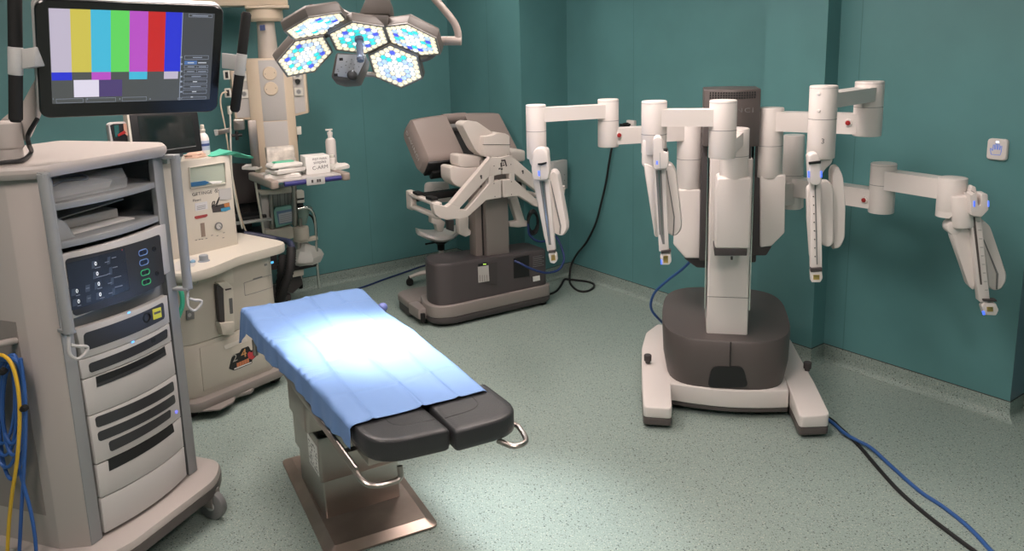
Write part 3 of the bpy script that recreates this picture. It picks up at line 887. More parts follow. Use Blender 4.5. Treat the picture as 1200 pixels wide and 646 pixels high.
# head post and swan neck
Z6 = (6.4625, (460, 110))
hp = kslab([(692, 322), (755, 318), (790, 300), (850, 298), (888, 318), (890, 478), (696, 478)], .0, .17, M['frame'], con, 'head_post', *Z6, rnd=.012, bev=.008, seg=3)
kslab([(692, 384), (890, 384), (890, 388), (692, 388)], -.0015, .02, M['seam'], hp, 'seam', *Z6)
kslab([(530, 240), (540, 218), (566, 206), (640, 210), (770, 300), (720, 310), (694, 345), (694, 478), (640, 440), (618, 410)], .06, .12, M['frame'], hp, 'viewer_arm', *Z6, rnd=.015, bev=.012, seg=3)
# viewer hood: tilted rounded box
hA = np.array(K.y(501, 189, .28)); hB = np.array(K.y(612.5, 175, .28)); hT = np.array(K.y(474, 134, .60)); hT2 = np.array(K.y(585, 127, .60))
x0, x1 = (hA[0] + hT[0]) / 2, (hB[0] + hT2[0]) / 2
zl, zh = (hA[2] + hB[2]) / 2, (hT[2] + hT2[2]) / 2
up_ = np.array([0, .32, zh - zl]); Lh = np.linalg.norm(up_); up_ /= Lh
inn_ = np.array([0, up_[2], -up_[1]])          # into the hood, away from the rear face
org = np.array([0, .28, zl])


def hood(x, u, w_): return org + np.array([x, 0, 0]) + up_ * u + inn_ * w_


TH = .20
xm0, xm1 = K.y(540, 150, .35)[0] - .01, K.y(556, 150, .35)[0] + .035


def hood_block(xa, xb, w0, w1, u0, u1, name, m, parent, rl=.0, rr=.0, crown=0.03):
    """block of the hood between xa..xb with crowned upper edge"""
    mb = MB(); N = 10
    loops = []
    for k in range(N + 1):
        t = k / N; x = xa + (xb - xa) * t
        ur = u1 + crown * (1 - ((x - (x0 + x1) / 2) / ((x1 - x0) / 2)) ** 2) - crown
        e = 0
        if rl and x - xa < rl: e = rl - math.sqrt(max(0, rl * rl - (rl - (x - xa)) ** 2))
        if rr and xb - x < rr: e = rr - math.sqrt(max(0, rr * rr - (rr - (xb - x)) ** 2))
        prof = rrect(u0 + e * .6, ur - e * .6, w0 + e, w1 - e * .5, .05, 5)
        loops.append([hood(x, a, b) for a, b in prof])
    mb.loft(loops)
    return mb.build(name, m, parent, ang=35)


hd = hood_block(x0, xm0, 0, TH, 0, Lh, 'viewer_hood', M['brown'], con, rl=.045)
hood_block(xm1, x1, 0, TH, 0, Lh, 'hood_side', M['brown'], hd, rr=.045)
hood_block(xm0 - .02, xm1 + .02, .09, TH, .0, Lh * .9, 'hood_recess', M['black'], hd, crown=.02)
hood_block(xm0 - .02, xm1 + .02, .0, TH, Lh * .84, Lh, 'hood_bridge', M['brown'], hd)
hood_block(xm0 - .005, xm1 + .005, .03, .1, Lh * .70, Lh * .80, 'hood_bar', M['midgrey'], hd, crown=0)
# dark underside
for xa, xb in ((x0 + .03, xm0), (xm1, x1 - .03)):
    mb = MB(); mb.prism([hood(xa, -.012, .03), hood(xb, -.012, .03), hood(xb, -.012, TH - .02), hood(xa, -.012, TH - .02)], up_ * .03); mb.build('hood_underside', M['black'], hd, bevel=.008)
mb = MB(); mb.prism([hood(x0 + .08, -.035, TH - .08), hood(xm0, -.035, TH - .08), hood(xm0, -.035, TH - .0), hood(x0 + .08, -.035, TH - .0)], up_ * .03); mb.build('eyepiece_tray', M['black'], hd, bevel=.008)
text('DAVINCI', .042, hood(x0 - .0008, Lh * .50, TH * .5), -up_, -inn_, M['silverprint'], hd, sx=1.5, spacing=1.2)
# A-frame
Z7 = (5.4545, (480, 180))
ya = -.085; ta = .055
mb = MB()
pc_ = px_poly(K, [(588, 60)], ya, *Z7)[0][0]
quads = [
    [(520, 28), (588, 26.5), (588, 134), (508, 148)],
    [(520, 28), (510, 148), (322, 350), (262, 326), (330, 245)],
    [(508, 182), (588, 170), (588, 284), (520, 294), (490, 300), (396, 386), (362, 364), (505, 194)],
    [(506, 145), (542, 140), (542, 184), (506, 188)],
    [(265, 322), (240, 340), (150, 318), (150, 345), (164, 390), (190, 412), (240, 426), (370, 408), (400, 384), (364, 360), (320, 360), (326, 344)],
]
for q in quads:
    pp = px_poly(K, q, ya, *Z7)
    mb.prism(pp, (0, ta, 0)); mb.prism([np.array([2 * pc_ - p[0], p[1], p[2]]) for p in pp], (0, ta, 0))
af = mb.build('arm_frame', M['frame'], con, bevel=.006, seg=2, ang=20)
mb = MB()
for q in ((540, 80), (648, 70), (540, 192), (652, 180), (546, 275), (652, 262)):
    c_ = px_poly(K, [q], ya - .001, *Z7)[0]; mb.cyl(c_, c_ + np.array([0, .004, 0]), .004, n=10)
mb.build('screw_heads', M['dark'], af)
mb = MB()
for q in ((458, 150), (724, 118)):
    c_ = px_poly(K, [q], ya - .003, *Z7)[0]; mb.cyl(c_ + np.array([0, 0, .006]), c_ + np.array([0, .006, .006]), .008, n=10); mb.cyl(c_ + np.array([.002, 0, -.008]), c_ + np.array([.002, .006, -.008]), .006, n=10)
mb.build('cable_clip', M['dark'], af)
# small printed emblem on the frame
mb = MB()
for q in ([(585, 40), (612, 38), (624, 80), (616, 84), (606, 50), (588, 52)], [(580, 62), (590, 54), (592, 84), (582, 86)], [(594, 58), (604, 58), (604, 64), (594, 64)], [(594, 72), (608, 70), (608, 78), (594, 80)], [(568, 94), (580, 90), (582, 100), (570, 104)], [(582, 96), (594, 94), (596, 102), (584, 106)]):
    pp = px_poly(K, q, ya - .0008, *Z7); mb.prism(pp, (0, .002, 0))
mb.build('emblem', M['dark'], af, smooth=False)
# arm rest on the operator side: side links and padded bar
for s_ in (-1, 1):
    xx = (lambda v: v) if s_ < 0 else (lambda v: 2 * pc_ - v)
    e0 = px_poly(K, [(180, 345)], ya, *Z7)[0]; e1 = K.y(473.5, 240, .46)
    mb = MB()
    for dz, hh in ((.045, .03), (-.045, .03)):
        a = np.array([xx(e0[0]), ya + .03, .87 + dz]); b = np.array([xx(e1[0] + .03), .46, .87 + dz])
        mb.prism([a + (0, 0, -hh / 2), a + (.05 * -s_, 0, -hh / 2), b + (.05 * -s_, 0, -hh / 2), b + (0, 0, -hh / 2)], (0, 0, hh))
    a = np.array([xx(e1[0] + .03), .40, .80]); mb.prism([a, a + (.05 * -s_, 0, 0), a + (.05 * -s_, .09, 0), a + (0, .09, 0)], (0, 0, .145))
    lk = mb.build('arm_link', M['frame'], con, bevel=.01, seg=3)
    mb = MB()
    for t0, t1 in ((.12, .34), (.62, .80)):
        a = np.array([xx(e0[0]), ya + .03, .935]); b = np.array([xx(e1[0] + .03), .46, .935])
        p = a + (b - a) * t0; q = a + (b - a) * t1
        mb.prism([p, p + (.05 * -s_, 0, 0), q + (.05 * -s_, 0, 0), q], (0, 0, .02))
    mb.build('link_pad', M['rubber'], lk, bevel=.004)
mb = MB(); mb.rbox(K.y(473.5, 240, .46)[0] + .06, 2 * pc_ - K.y(473.5, 240, .46)[0] - .06, .40, .50, .86, .91, .02); mb.build('arm_rest', M['rubber'], con, bevel=.012, seg=3)
# master arm housings behind the frame
for nm, q, y, th in (('upper', [(498, 470), (512, 462), (560, 462), (690, 478), (694, 500), (655, 560), (520, 562), (498, 540)], .10, .14), ('lower', [(436, 560), (460, 548), (560, 562), (680, 556), (640, 640), (600, 720), (540, 720), (470, 690), (440, 650)], .10, .16)):
    kslab(q, y, th, M['frame'], con, 'master_arm_housing', *Z6, rnd=.02, bev=.02, seg=4)
kslab([(892, 440), (905, 424), (960, 420), (1010, 430), (1010, 510), (950, 520), (892, 470)], .10, .14, M['frame'], con, 'master_arm_housing', *Z6, rnd=.02, bev=.02, seg=4)
# linkages seen under the frame
for q, y in (([(315, 415), (380, 405), (378, 480), (395, 495), (392, 520), (360, 535), (318, 515)], .1), ([(140, 395), (200, 420), (230, 440), (215, 500), (180, 500), (170, 455), (140, 445)], .25)):
    mb = MB(); mb.prism(px_poly(K, q, y, *Z7), (0, .06, 0)); mb.build('hand_controller', M['frame'], con, bevel=.008, seg=3)
mb = MB(); mb.prism(px_poly(K, [(245, 428), (285, 425), (285, 500), (250, 490)], .12, *Z7), (0, .05, 0)); mb.build('controller_joint', M['dark'], con, bevel=.005)
mb = MB(); mb.prism(px_poly(K, [(640, 290), (690, 270), (740, 430), (768, 435), (768, 465), (700, 475), (640, 470), (640, 440), (690, 432)], .12, *Z7), (0, .06, 0)); mb.build('cable_arm', M['frame'], con, bevel=.01, seg=3)

# ---- stool
ST = Fr((-.615, 6.56), 20)
st = thing('operator_stool', 'white saddle stool with square back and star base behind the console', 'stool', ST)
zs = ST.y(512, 276, 0)[2]
mb = MB(); loops = []
x0s, x1s = ST.y(489, 270, 0)[0], ST.y(538, 280, 0)[0]
N = 12
for k in range(N + 1):
    t = k / N; x = x0s + (x1s - x0s) * t
    zc = zs + .05 * (2 * t - 1) ** 2 - .01 * (t) ; hw = .17 * math.sin(math.pi * (.12 + .76 * t)) + .01
    loops.append([(x, yy, zc + dz) for yy, dz in ((-hw, 0), (-hw * .9, .022), (0, .03), (hw * .9, .022), (hw, 0), (hw * .85, -.02), (0, -.028), (-hw * .85, -.02))])
mb.loft(loops); mb.build('seat', M['white'], st, ang=50)
bk = [ST.y(498, 214, .05), ST.y(526, 213, .05), ST.y(529.5, 237, .05), ST.y(497.5, 238, .05)]
mb = MB(); mb.prism(roundpoly(bk, .04, 5), (0, .035, 0)); b_ = mb.build('backrest', M['white'], st, bevel=.012, seg=3)
c_ = (np.array(bk[0]) + bk[2]) / 2; mb = MB(); pts = [c_ + np.array([.055 * math.cos(a), -.001, -.03 + .075 * math.sin(a)]) for a in np.linspace(0, math.pi, 14)]; mb.tube(pts, .0015, 6, 0); mb.build('embossed_line', M['grey'], b_)
mb = MB(); mb.tube([(c_[0], .09, c_[2] - .05), (c_[0] - .02, .16, c_[2] - .2), (c_[0], .12, zs - .02), (0, .03, zs - .05)], .016, 10, 5); mb.build('back_stem', M['dark'], st)
mb = MB(); mb.lathe((0, 0, zs - .13), (0, 0, 1), [(.03, 0), (.032, .05), (.09, .09), (.10, .105)], 20); mb.cyl((-.14, -.02, zs - .06), (0, -.02, zs - .05), .008); mb.cyl((.13, 0, zs - .035), (0, 0, zs - .04), .006); mb.build('tilt_mechanism', M['rubber'], st)
mb = MB(); mb.cyl((0, 0, .09), (0, 0, zs - .08), .022); mb.cyl((0, 0, .09), (0, 0, zs * .6), .030); mb.build('gas_post', M['grey'], st)
for k in range(5):
    a = math.radians(188 + 72 * k - 20); d = np.array([math.cos(a), math.sin(a), 0])
    mb = MB(); mb.tube([d * .02 + (0, 0, .11), d * .16 + (0, 0, .105), d * .28 + (0, 0, .075)], .02, 8, 4, rs=[.024, .02, .014]); lg = mb.build('leg', M['frame'], st)
    mb = MB(); n_ = np.array([-d[1], d[0], 0]); c_ = d * .28 + np.array([0, 0, .031]); mb.rcyl(c_ - n_ * .022, c_ + n_ * .022, .031, .006); mb.cyl(c_ + (0, 0, .02), c_ + (0, 0, .05), .012); mb.build('caster', M['rubber'], lg)
# ================================================================ vision cart
VC = Fr((-1.515, 2.935), 70.4)
vc = thing('vision_cart', 'tall beige equipment cart with two open shelves and a curved touchscreen unit', 'equipment cart', VC)
M['cart'] = mat('beige cart enamel', (.43, .39, .365), .42)
M['cartgrey'] = mat('cool grey cart plastic', (.27, .28, .285), .45)
M['unit'] = mat('off white unit front', (.50, .485, .47), .42)
M['slot'] = mat('dark unit panel', (.035, .035, .038), .35)


def bulge(x): return -.036 * max(0, 1 - (x / .24) ** 2)


def vcp(px, py, d=0.0):
    """pixel -> point on the cart's curved front, d metres proud of it"""
    y = -.02
    for _ in range(6):
        p = VC.y(px, py, y - d); y = bulge(p[0])
    return VC.y(px, py, y - d)


def panel(quad, d, th, m, parent, name, n=10, inset=.0, bev=0.0, rnd=0):
    """quad (bl, br, tr, tl) in pixels wrapped onto the curved front"""
    BL, BR, TR_, TL = [vcp(*q_, d) for q_ in quad]
    L = abs(BR[0] - BL[0]); r_ = rnd * .0033
    ts = sorted(set([k / n for k in range(n + 1)] + ([r_ / L * (1 - math.cos(a)) for a in np.linspace(0, math.pi / 2, 5)] + [1 - r_ / L * (1 - math.cos(a)) for a in np.linspace(0, math.pi / 2, 5)] if rnd else [])))
    mb = MB(); loops = []
    for t in ts:
        lo = BL + (BR - BL) * t; hi = TL + (TR_ - TL) * t
        if rnd:
            e = min(t, 1 - t) * L
            k = (r_ - math.sqrt(max(0, r_ * r_ - (r_ - e) ** 2))) if e < r_ else 0
            lo = lo + np.array([0, 0, k]); hi = hi - np.array([0, 0, k])
        lo[1] = bulge(lo[0]) - d; hi[1] = bulge(hi[0]) - d
        loops.append([lo, hi, hi + (0, th, 0), lo + (0, th, 0)])
    mb.loft(loops)
    return mb.build(name, m, parent, bevel=bev, ang=30)


# deck, bumper and casters
deck = roundpoly([(-.37, -.06), (-.25, -.135), (.25, -.135), (.385, -.05), (.39, .62), (-.39, .66), (-.39, .1)], .06, 5)
mb = MB(); c = np.mean(np.array(deck), 0); mb.loft([[(*p, .160) for p in deck], [(*p, .175) for p in deck], [(*(c + (p - c) * .985), .188) for p in deck]]); dk = mb.build('deck', M['cart'], vc)
mb = MB(); mb.loft([[(*(c + (p - c) * .95), .105) for p in deck], [(*(c + (p - c) * 1.0), .118) for p in deck], [(*(c + (p - c) * 1.005), .158) for p in deck]]); mb.build('bumper', M['dark2'], dk)
for x, y in ((.24, -.105), (-.26, -.06), (.28, .52), (-.28, .52)):
    mb = MB(); mb.rcyl((x - .016, y, .066), (x + .016, y, .066), .066, .006); w_ = mb.build('caster', M['midgrey'], vc)
    mb = MB(); mb.rcyl((x - .02, y, .066), (x + .02, y, .066), .022, .004); mb.build('hub', M['grey'], w_)
    mb = MB(); mb.box(x - .026, x - .018, y - .02, y + .03, .06, .13); mb.box(x + .018, x + .026, y - .02, y + .03, .06, .13); mb.box(x - .026, x + .026, y - .025, y + .035, .11, .14); mb.build('fork', M['taupe'], w_, bevel=.004)
# shell: sides, posts, back
zt_ = 1.60


def side(sg):
    pl = [(.238, .002), (.285, .0), (.335, .095), (.335, .60), (.315, .60), (.315, .11), (.262, .03), (.238, .03)]
    return [(sg * x, y) for x, y in pl]


for sg in (-1, 1):
    mb = MB(); mb.prism([(*p, .186) for p in side(sg)], (0, 0, zt_ - .186)); mb.build('side_panel', M['cart'] if sg < 0 else M['cartgrey'], vc, bevel=.004, ang=20)
mb = MB(); mb.box(-.33, .33, .58, .60, .186, zt_); mb.build('back_panel', M['cartgrey'], vc)
mb = MB(); mb.box(-.25, .25, .03, .58, .186, .60); mb.box(-.25, .25, .03, .58, .60, 1.27); mb.build('cabinet_body', M['cartgrey'], vc)
# vertical grey face strips on both posts
for sg in (-1, 1):
    mb = MB(); mb.box(min(sg * .233, sg * .283), max(sg * .233, sg * .283), -.004, .004, .19, zt_); mb.build('post_strip', M['cartgrey'], vc, bevel=.002)
# top
tp = roundpoly([(-.30, -.035), (.28, -.04), (.375, .07), (.375, .64), (-.375, .64), (-.375, .07)], .03, 4)
c = np.mean(np.array(tp), 0)
mb = MB(); mb.loft([[(*(c + (p - c) * .965), 1.585) for p in tp], [(*(c + (p - c) * .99), 1.597) for p in tp], [(*p, 1.605) for p in tp], [(*p, 1.618) for p in tp], [(*(c + (p - c) * .985), 1.628) for p in tp]])
mb.build('top', M['cart'], vc, ang=25)
# shelves
for (a, b_, c_, d_) in (((62, 248), (187, 223), (187, 216), (62, 240)), ((66, 292), (193, 269), (192, 260), (66, 281))):
    p = VC.y(*a, -.03); z = (VC.y(*d_, -.03)[2] + VC.y(*c_, -.03)[2]) / 2
    pl = [(x, bulge(x) + .005) for x in np.linspace(-.245, .245, 11)] + [(.31, .11), (.31, .58), (-.31, .58), (-.31, .11)]
    mb = MB(); mb.prism([(x, y, z - .024) for x, y in pl], (0, 0, .024)); mb.build('shelf', M['cartgrey'], vc, bevel=.003)
    if a[1] < 260: ZSH1 = z
    else: ZSH2 = z
# touch screen unit
un = panel([(83, 375), (200, 318), (194, 262), (73, 299)], .004, .03, M['unit'], vc, 'generator_unit', bev=.003)
bz = panel([(86.5, 371), (193.5, 331), (187.5, 274.5), (76.5, 304)], .0065, .01, M['slot'], un, 'fascia', rnd=4)
M['lcd'] = mat('dim display', (.012, .014, .02), .25, emit=(.012, .014, .02), estr=1.0)
M['lcdline'] = mat('display line', (.1, .11, .13), .4, emit=(.10, .11, .14), estr=1.0)
M['lcdtext'] = mat('display digits', (.7, .72, .75), .4, emit=(.75, .78, .8), estr=.9)
sc_ = panel([(85, 364), (152, 339), (146, 291), (78, 309)], .0075, .006, M['lcd'], bz, 'touchscreen')
Sq = (4.617, (60, 250))
q = lambda x, y: (60 + x / 4.617, 250 + y / 4.617)
cells = [((84, 300), (214, 262), 24)]
mbk = MB()


def scr_rect(mbx, x0, y0, x1, y1, slope, h, d):
    """thin strip along a row of the screen (zoomed pixel frame)"""
    a, b = q(x0, y0), q(x1, y1)
    lo0, lo1 = q(x0, y0 + h), q(x1, y1 + h)
    P = [vcp(*lo0, d), vcp(*lo1, d), vcp(*b, d), vcp(*a, d)]
    mbx.prism(P, (0, .002, 0))


for x0, y0, x1, y1 in ((82, 300, 388, 205), (88, 352, 400, 262), (95, 408, 408, 312), (105, 462, 415, 368), (112, 506, 422, 418)):
    scr_rect(mbk, x0, y0 - 3, x1, y1 - 3, 0, 3, .0082)
mbk.build('row_line', M['black'], sc_, smooth=False)
mbk = MB()
for x0, y0, x1, y1, h in ((220, 262, 320, 234, 40), (228, 318, 330, 290, 40), (236, 376, 338, 346, 38), (110, 412, 210, 384, 38), (244, 432, 346, 402, 38), (118, 468, 216, 440, 38)):
    scr_rect(mbk, x0, y0, x1, y1, 0, h, .0079)
mbk.build('value_field', mat('display field', (.02, .025, .035), .3, emit=(.025, .032, .045), estr=1.0), sc_, smooth=False)
upv = np.array([0, 0, 1.0]); rtv = VC.Y * 0 + np.array([1, 0, 0])
dg = MB()
for i, (x, y) in enumerate(((241, 274), (250, 328), (258, 383), (140, 422), (266, 440), (149, 478))):
    p = vcp(*q(x, y), .0085); text('0', .021, p, (1, 0, 0), (0, 0, 1), M['lcdtext'], sc_, 'digit', .0004)
mbk = MB()
for x, y, w_ in ((252, 292, 30), (275, 338, 62), (264, 404, 24), (146, 442, 22), (276, 456, 26), (153, 498, 20), (340, 238, 24), (346, 290, 26), (360, 342, 38), (366, 394, 40), (302, 262, 22), (312, 326, 16), (318, 376, 20), (198, 404, 18), (206, 458, 16), (322, 430, 20)):
    scr_rect(mbk, x - w_ / 2, y + w_ * .13, x + w_ / 2, y - w_ * .13, 0, 4, .0084)
mbk.build('caption_line', M['lcdline'], sc_, smooth=False)
p = vcp(*q(384, 198), .0085); mb = MB(); mb.cyl(p, p + (0, .002, 0), .0025, n=10); mb.build('alarm_dot', M['red'], sc_)
# sockets
for (x, y, cname) in ((497, 212, 'b'), (502, 265, 'b'), (509, 320, 'g'), (515, 371, 'g')):
    col = mat('socket ring blue', (.12, .2, .38), .4, emit=(.05, .1, .25), estr=.6) if cname == 'b' else mat('socket ring green', (.03, .3, .12), .4, emit=(.02, .3, .1), estr=.5)
    P0, P1_ = vcp(*q(x - 16, y + 5), .008), vcp(*q(x + 16, y - 5), .008)
    n_ = np.array([0, -1, 0]); c0 = (P0 + P1_) / 2; hw = np.linalg.norm(P1_ - P0) / 2; dr_ = (P1_ - P0) / np.linalg.norm(P1_ - P0)
    ring_ = []
    for kk in range(24):
        a = 2 * math.pi * kk / 24; ring_.append(c0 + dr_ * (hw * math.copysign(1, math.cos(a)) * .8 + .011 * math.cos(a)) + np.array([0, 0, .011 * math.sin(a)]))
    mb = MB(); mb.tube(ring_ + [ring_[0]], .0018, 6, 0); so_ = mb.build('socket_ring', col, bz)
    mb = MB()
    for s in (-.45, .45):
        cc = c0 + dr_ * hw * 1.3 * s; mb.cyl(cc, cc + (0, .002, 0), .007, n=12)
    mb.build('socket_hole', mat('socket blue', (.01, .02, .06), .4) if cname == 'b' else M['black'], so_)
for x, y, r in ((556, 193, .011), (572, 325, .010)):
    c0 = vcp(*q(x, y), .008); mb = MB(); mb.lathe(c0 + (0, .004, 0), (0, -1, 0), [(r, 0), (r, .006), (r * .7, .007), (r * .65, .004)], 18); mb.build('round_socket', M['black'], bz)
# lower units
ua = panel([(97, 421), (199, 378), (196, 346), (89, 386)], .003, .03, M['unit'], vc, 'camera_unit', bev=.0025)
panel([(100, 411.5), (193.5, 373), (191.5, 354), (98, 391)], .0045, .01, M['slot'], ua, 'fascia', rnd=4)
c0 = vcp(172.5, 372, .006)
mb = MB(); mb.lathe(c0 + (0, .006, 0), (0, -1, 0), [(.021, 0), (.021, .008), (.016, .009), (.015, .003)], 24); mb.build('scope_socket', M['black'], ua)
panel([(180, 375), (189.7, 371.5), (188.6, 360), (178.8, 363)], .006, .004, mat('yellow label', (.72, .70, .08), .6), ua, 'warning_label')
panel([(181, 369), (188.6, 366.2), (188.2, 363.8), (180.6, 366.5)], .0066, .002, M['print'], ua, 'label_print')
ub = panel([(97, 445), (201, 399), (198.5, 379), (93, 423)], .003, .03, M['unit'], vc, 'recorder_unit', bev=.0025)
panel([(105.5, 437.6), (196.8, 395.5), (196, 385), (104, 426.5)], .0045, .01, M['slot'], ub, 'fascia', rnd=3)
panel([(178, 402), (182.5, 400), (182, 395.5), (177.5, 397.5)], .0052, .006, M['black'], ub, 'port')
for pt in ((151.5, 366.5), (156, 401)):
    c0 = vcp(*pt, .0055); mb = MB(); mb.box(c0[0] - .006, c0[0] + .006, c0[1], c0[1] + .003, c0[2] - .003, c0[2] + .003); mb.build('indicator_light', mat('cyan light', (.1, .4, .9), .4, emit=(.15, .5, 1), estr=1.2), ua if pt[1] < 380 else ub)
uc = panel([(104, 488), (206, 437.5), (201, 400), (97, 446)], .002, .03, M['unit'], vc, 'drawer_front', bev=.002)
panel([(114, 454), (195, 416), (193, 406), (112.5, 442)], .0035, .01, M['black'], uc, 'hand_recess')
panel([(114, 454), (195, 416), (194.2, 412), (113.8, 450)], .0045, .01, M['slot'], uc, 'recess_lip')
ud = panel([(113, 544.5), (212, 488), (206.5, 438.5), (104.5, 489)], .003, .03, M['unit'], vc, 'processor_unit', bev=.0025)
for quad in ([(113.5, 502), (204.5, 458), (203, 446.5), (111.5, 489.5)], [(116.3, 518), (206, 472), (204.5, 462), (114.5, 507)], [(129.5, 530), (200.5, 489), (200, 479.5), (127.5, 518)]):
    panel(quad, .0045, .01, M['slot'], ud, 'vent_slot', rnd=3)
c0 = vcp(206.8, 483, .005); mb = MB(); mb.lathe(c0 + (0, .003, 0), (0, -1, 0), [(.007, 0), (.007, .004), (.005, .005)], 16); mb.build('power_button', mat('violet light', (.2, .2, .8), .4, emit=(.2, .22, 1), estr=.9), ud)
ue = panel([(118, 584), (215.5, 523), (212.2, 489), (113.2, 546)], .002, .03, M['unit'], vc, 'drawer_front', bev=.002)
panel([(128.4, 552.5), (204.3, 506), (202.5, 497), (127, 539)], .0035, .01, M['black'], ue, 'hand_recess')
panel([(123.2, 625), (219, 557), (215.8, 524), (118.3, 585.5)], .002, .03, M['unit'], vc, 'lower_door', bev=.002)
# handle poles with hooks
for sg, t0, b0 in ((-1, (50, 204), (81, 390)), (1, (204.5, 182), (220, 338))):
    P = VC.y(*t0, -.055); Q = VC.y(*b0, -.055)
    Q[1] -= .0
    mb = MB(); mb.tube([P, Q], .019, 16, 0); hp_ = mb.build('handle_pole', M['cartgrey'], vc, ang=40)
    mb = MB()
    ex = sg * .285
    mb.prism([(ex, .02, P[2] - .012), (P[0] + sg * .015, P[1] - .015, P[2] - .012), (P[0] - sg * .02, P[1] - .012, P[2] - .012), (ex - sg * .03, .0, P[2] - .012)], (0, 0, .016))
    mb.build('bracket', M['cartgrey'], hp_, bevel=.002)
    mb = MB()
    mb.prism([(ex, .02, Q[2] - .006), (Q[0] + sg * .015, Q[1] - .015, Q[2] - .006), (Q[0] - sg * .02, Q[1] - .012, Q[2] - .006), (ex - sg * .03, .0, Q[2] - .006)], (0, 0, .012))
    mb.build('bracket', M['cartgrey'], hp_, bevel=.002)
    c0 = Q + (0, -.005, -.055)
    mb = MB(); mb.tube([Q + (0, 0, -.002), Q + (-.008, -.0, -.04), c0 + (-.012, 0, -.022), c0 + (.01, -.008, -.045), c0 + (.04, -.015, -.03), c0 + (.045, -.016, -.012), c0 + (.015, -.006, .0), c0 + (-.004, 0, .012)], .006, 8, 5); mb.build('hook', M['grey'], hp_)
# cable recess in the side facing the room
mb = MB(); mb.prism([(-.3365, .14, .32), (-.3365, .56, .32), (-.3365, .56, 1.075), (-.3365, .14, 1.075)], (.002, 0, 0)); mb.build('side_recess', M['taupe'], vc)
# monitor arm post
pm = VC.y(13, 187, .18)
mb = MB(); a = VC.l(at_depth(13, 186, 2.75)); a[2] = 1.626
r0 = 13.5 / F * 2.75
mb.cyl(a, a + (0, 0, .06), r0 * 1.0); mb.rcyl(a + (0, 0, .05), a + (0, 0, .15), r0 * 1.15, .01)
MP = VC.w(a)
P3 = [VC.l(at_depth(*p, 2.78)) for p in ((0, 141), (27, 118), (41, 92), (44, 136), (32, 163), (14, 172), (0, 172))]
mb.prism(P3, VC.l(VC.o + np.array([-.02, .06, 0])) )
mb.build('monitor_arm', M['cart'], vc, bevel=.008, seg=3)

# ---- monitor: the tilted panel solved as a rectangle from its corners
MC = [np.array(p) for p in ((-1.504, 2.623, 2.169), (-1.021, 2.979, 2.151), (-1.146, 3.102, 1.762), (-1.628, 2.746, 1.78))]
mo = MC[3] * .5 + MC[2] * .5
MF = Fr(mo, 0)
mon = thing('monitor', 'large black touchscreen monitor showing colour bars above the beige cart', 'monitor', MF)
mex = (MC[1] - MC[0] + MC[2] - MC[3]) / 2; MW = np.linalg.norm(mex); mex /= MW
mey = (MC[0] - MC[3] + MC[1] - MC[2]) / 2; MH = np.linalg.norm(mey); mey -= mex * (mey @ mex); mey /= np.linalg.norm(mey)
men = np.cross(mex, mey)          # out of the screen
mc0 = sum(MC) / 4 - mo


def mp(x, y, d=0): return mc0 + mex * x + mey * y + men * d


def mpx(px, py, d=0):
    r = ray(px, py); o = mo + mc0 + men * d; t = ((o - CAM) @ men) / (r @ men); v = CAM + t * r - o
    return v @ mex, v @ mey


mb = MB()
for_ = lambda x0, x1, y0, y1, d, r: [mp(x, y, d) for x, y in rrect(x0, x1, y0, y1, r, 6)]
w2, h2 = MW / 2, MH / 2
mb.loft([for_(-w2 + .01, w2 - .01, -h2 + .01, h2 - .01, -.045, .03), for_(-w2, w2, -h2, h2, -.03, .035), for_(-w2, w2, -h2, h2, -.004, .035), for_(-w2 + .004, w2 - .004, -h2 + .004, h2 - .004, 0, .032)])
hs = mb.build('housing', mat('gloss black bezel', (.008, .008, .009), .18), mon, ang=40)
mb = MB(); mb.loft([for_(-w2 - .004, w2 + .002, -h2 + .004, h2 + .002, -.043, .035), for_(-w2 - .004, w2 + .002, -h2 + .004, h2 + .002, -.012, .035)]); mb.build('rear_shell', M['grey'], mon)


def scrq(mbx, x0, y0, x1, y1, d):
    mbx.prism([mp(x0, y0, d), mp(x1, y0, d), mp(x1, y1, d), mp(x0, y1, d)], -men * .0006)


def em(name, col, s=1.0):
    return mat(name, tuple(c * .1 for c in col), .3, emit=col, estr=s)


xs0, _ = mpx(58.5, 60); xs1, _ = mpx(249, 60); _, ys1 = mpx(150, 12.5); _, ys0 = mpx(150, 119)
mb = MB(); scrq(mb, xs0, ys0, xs1, ys1, .001); scr = mb.build('screen', em('screen grey', (.075, .08, .08)), mon, smooth=False)
names = [('white', (.50, .45, .56)), ('yellow', (.58, .50, .08)), ('cyan', (.06, .46, .66)), ('green', (.12, .62, .11)), ('magenta', (.46, .08, .52)), ('red', (.54, .02, .02)), ('blue', (.025, .035, .60))]
xb = [mpx(x / 3.987, 50)[0] for x in (234, 331, 425, 517, 604, 690, 770, 848)]
_, yb0 = mpx(140, 84.0)
for i, (nm, c_) in enumerate(names):
    mb = MB(); scrq(mb, xb[i], yb0, xb[i + 1], ys1, .0018); mb.build('colour_bar', em(nm + ' bar', c_), scr, smooth=False)['label'] = nm + ' colour bar'
_, yc0 = mpx(140, 93)
for i, c_ in ((0, names[6][1]), (2, names[4][1]), (4, names[2][1]), (6, names[0][1])):
    mb = MB(); scrq(mb, xb[i], yc0, xb[i + 1] - (0 if i < 6 else .008), yb0 - .0005, .0018); mb.build('colour_chip', em('chip %d' % i, c_), scr, smooth=False)
_, yd0 = mpx(100, 113.5)
xw0, xw1, xw2 = [mpx(x / 3.987, 105)[0] for x in (345, 462, 570)]
mb = MB(); scrq(mb, xw0, yd0, xw1, yc0, .0018); mb.build('white_block', em('white block', (.70, .66, .78)), scr, smooth=False)
mb = MB(); scrq(mb, xw1, yd0, xw2, yc0, .0018); mb.build('violet_block', em('violet block', (.075, .05, .16)), scr, smooth=False)
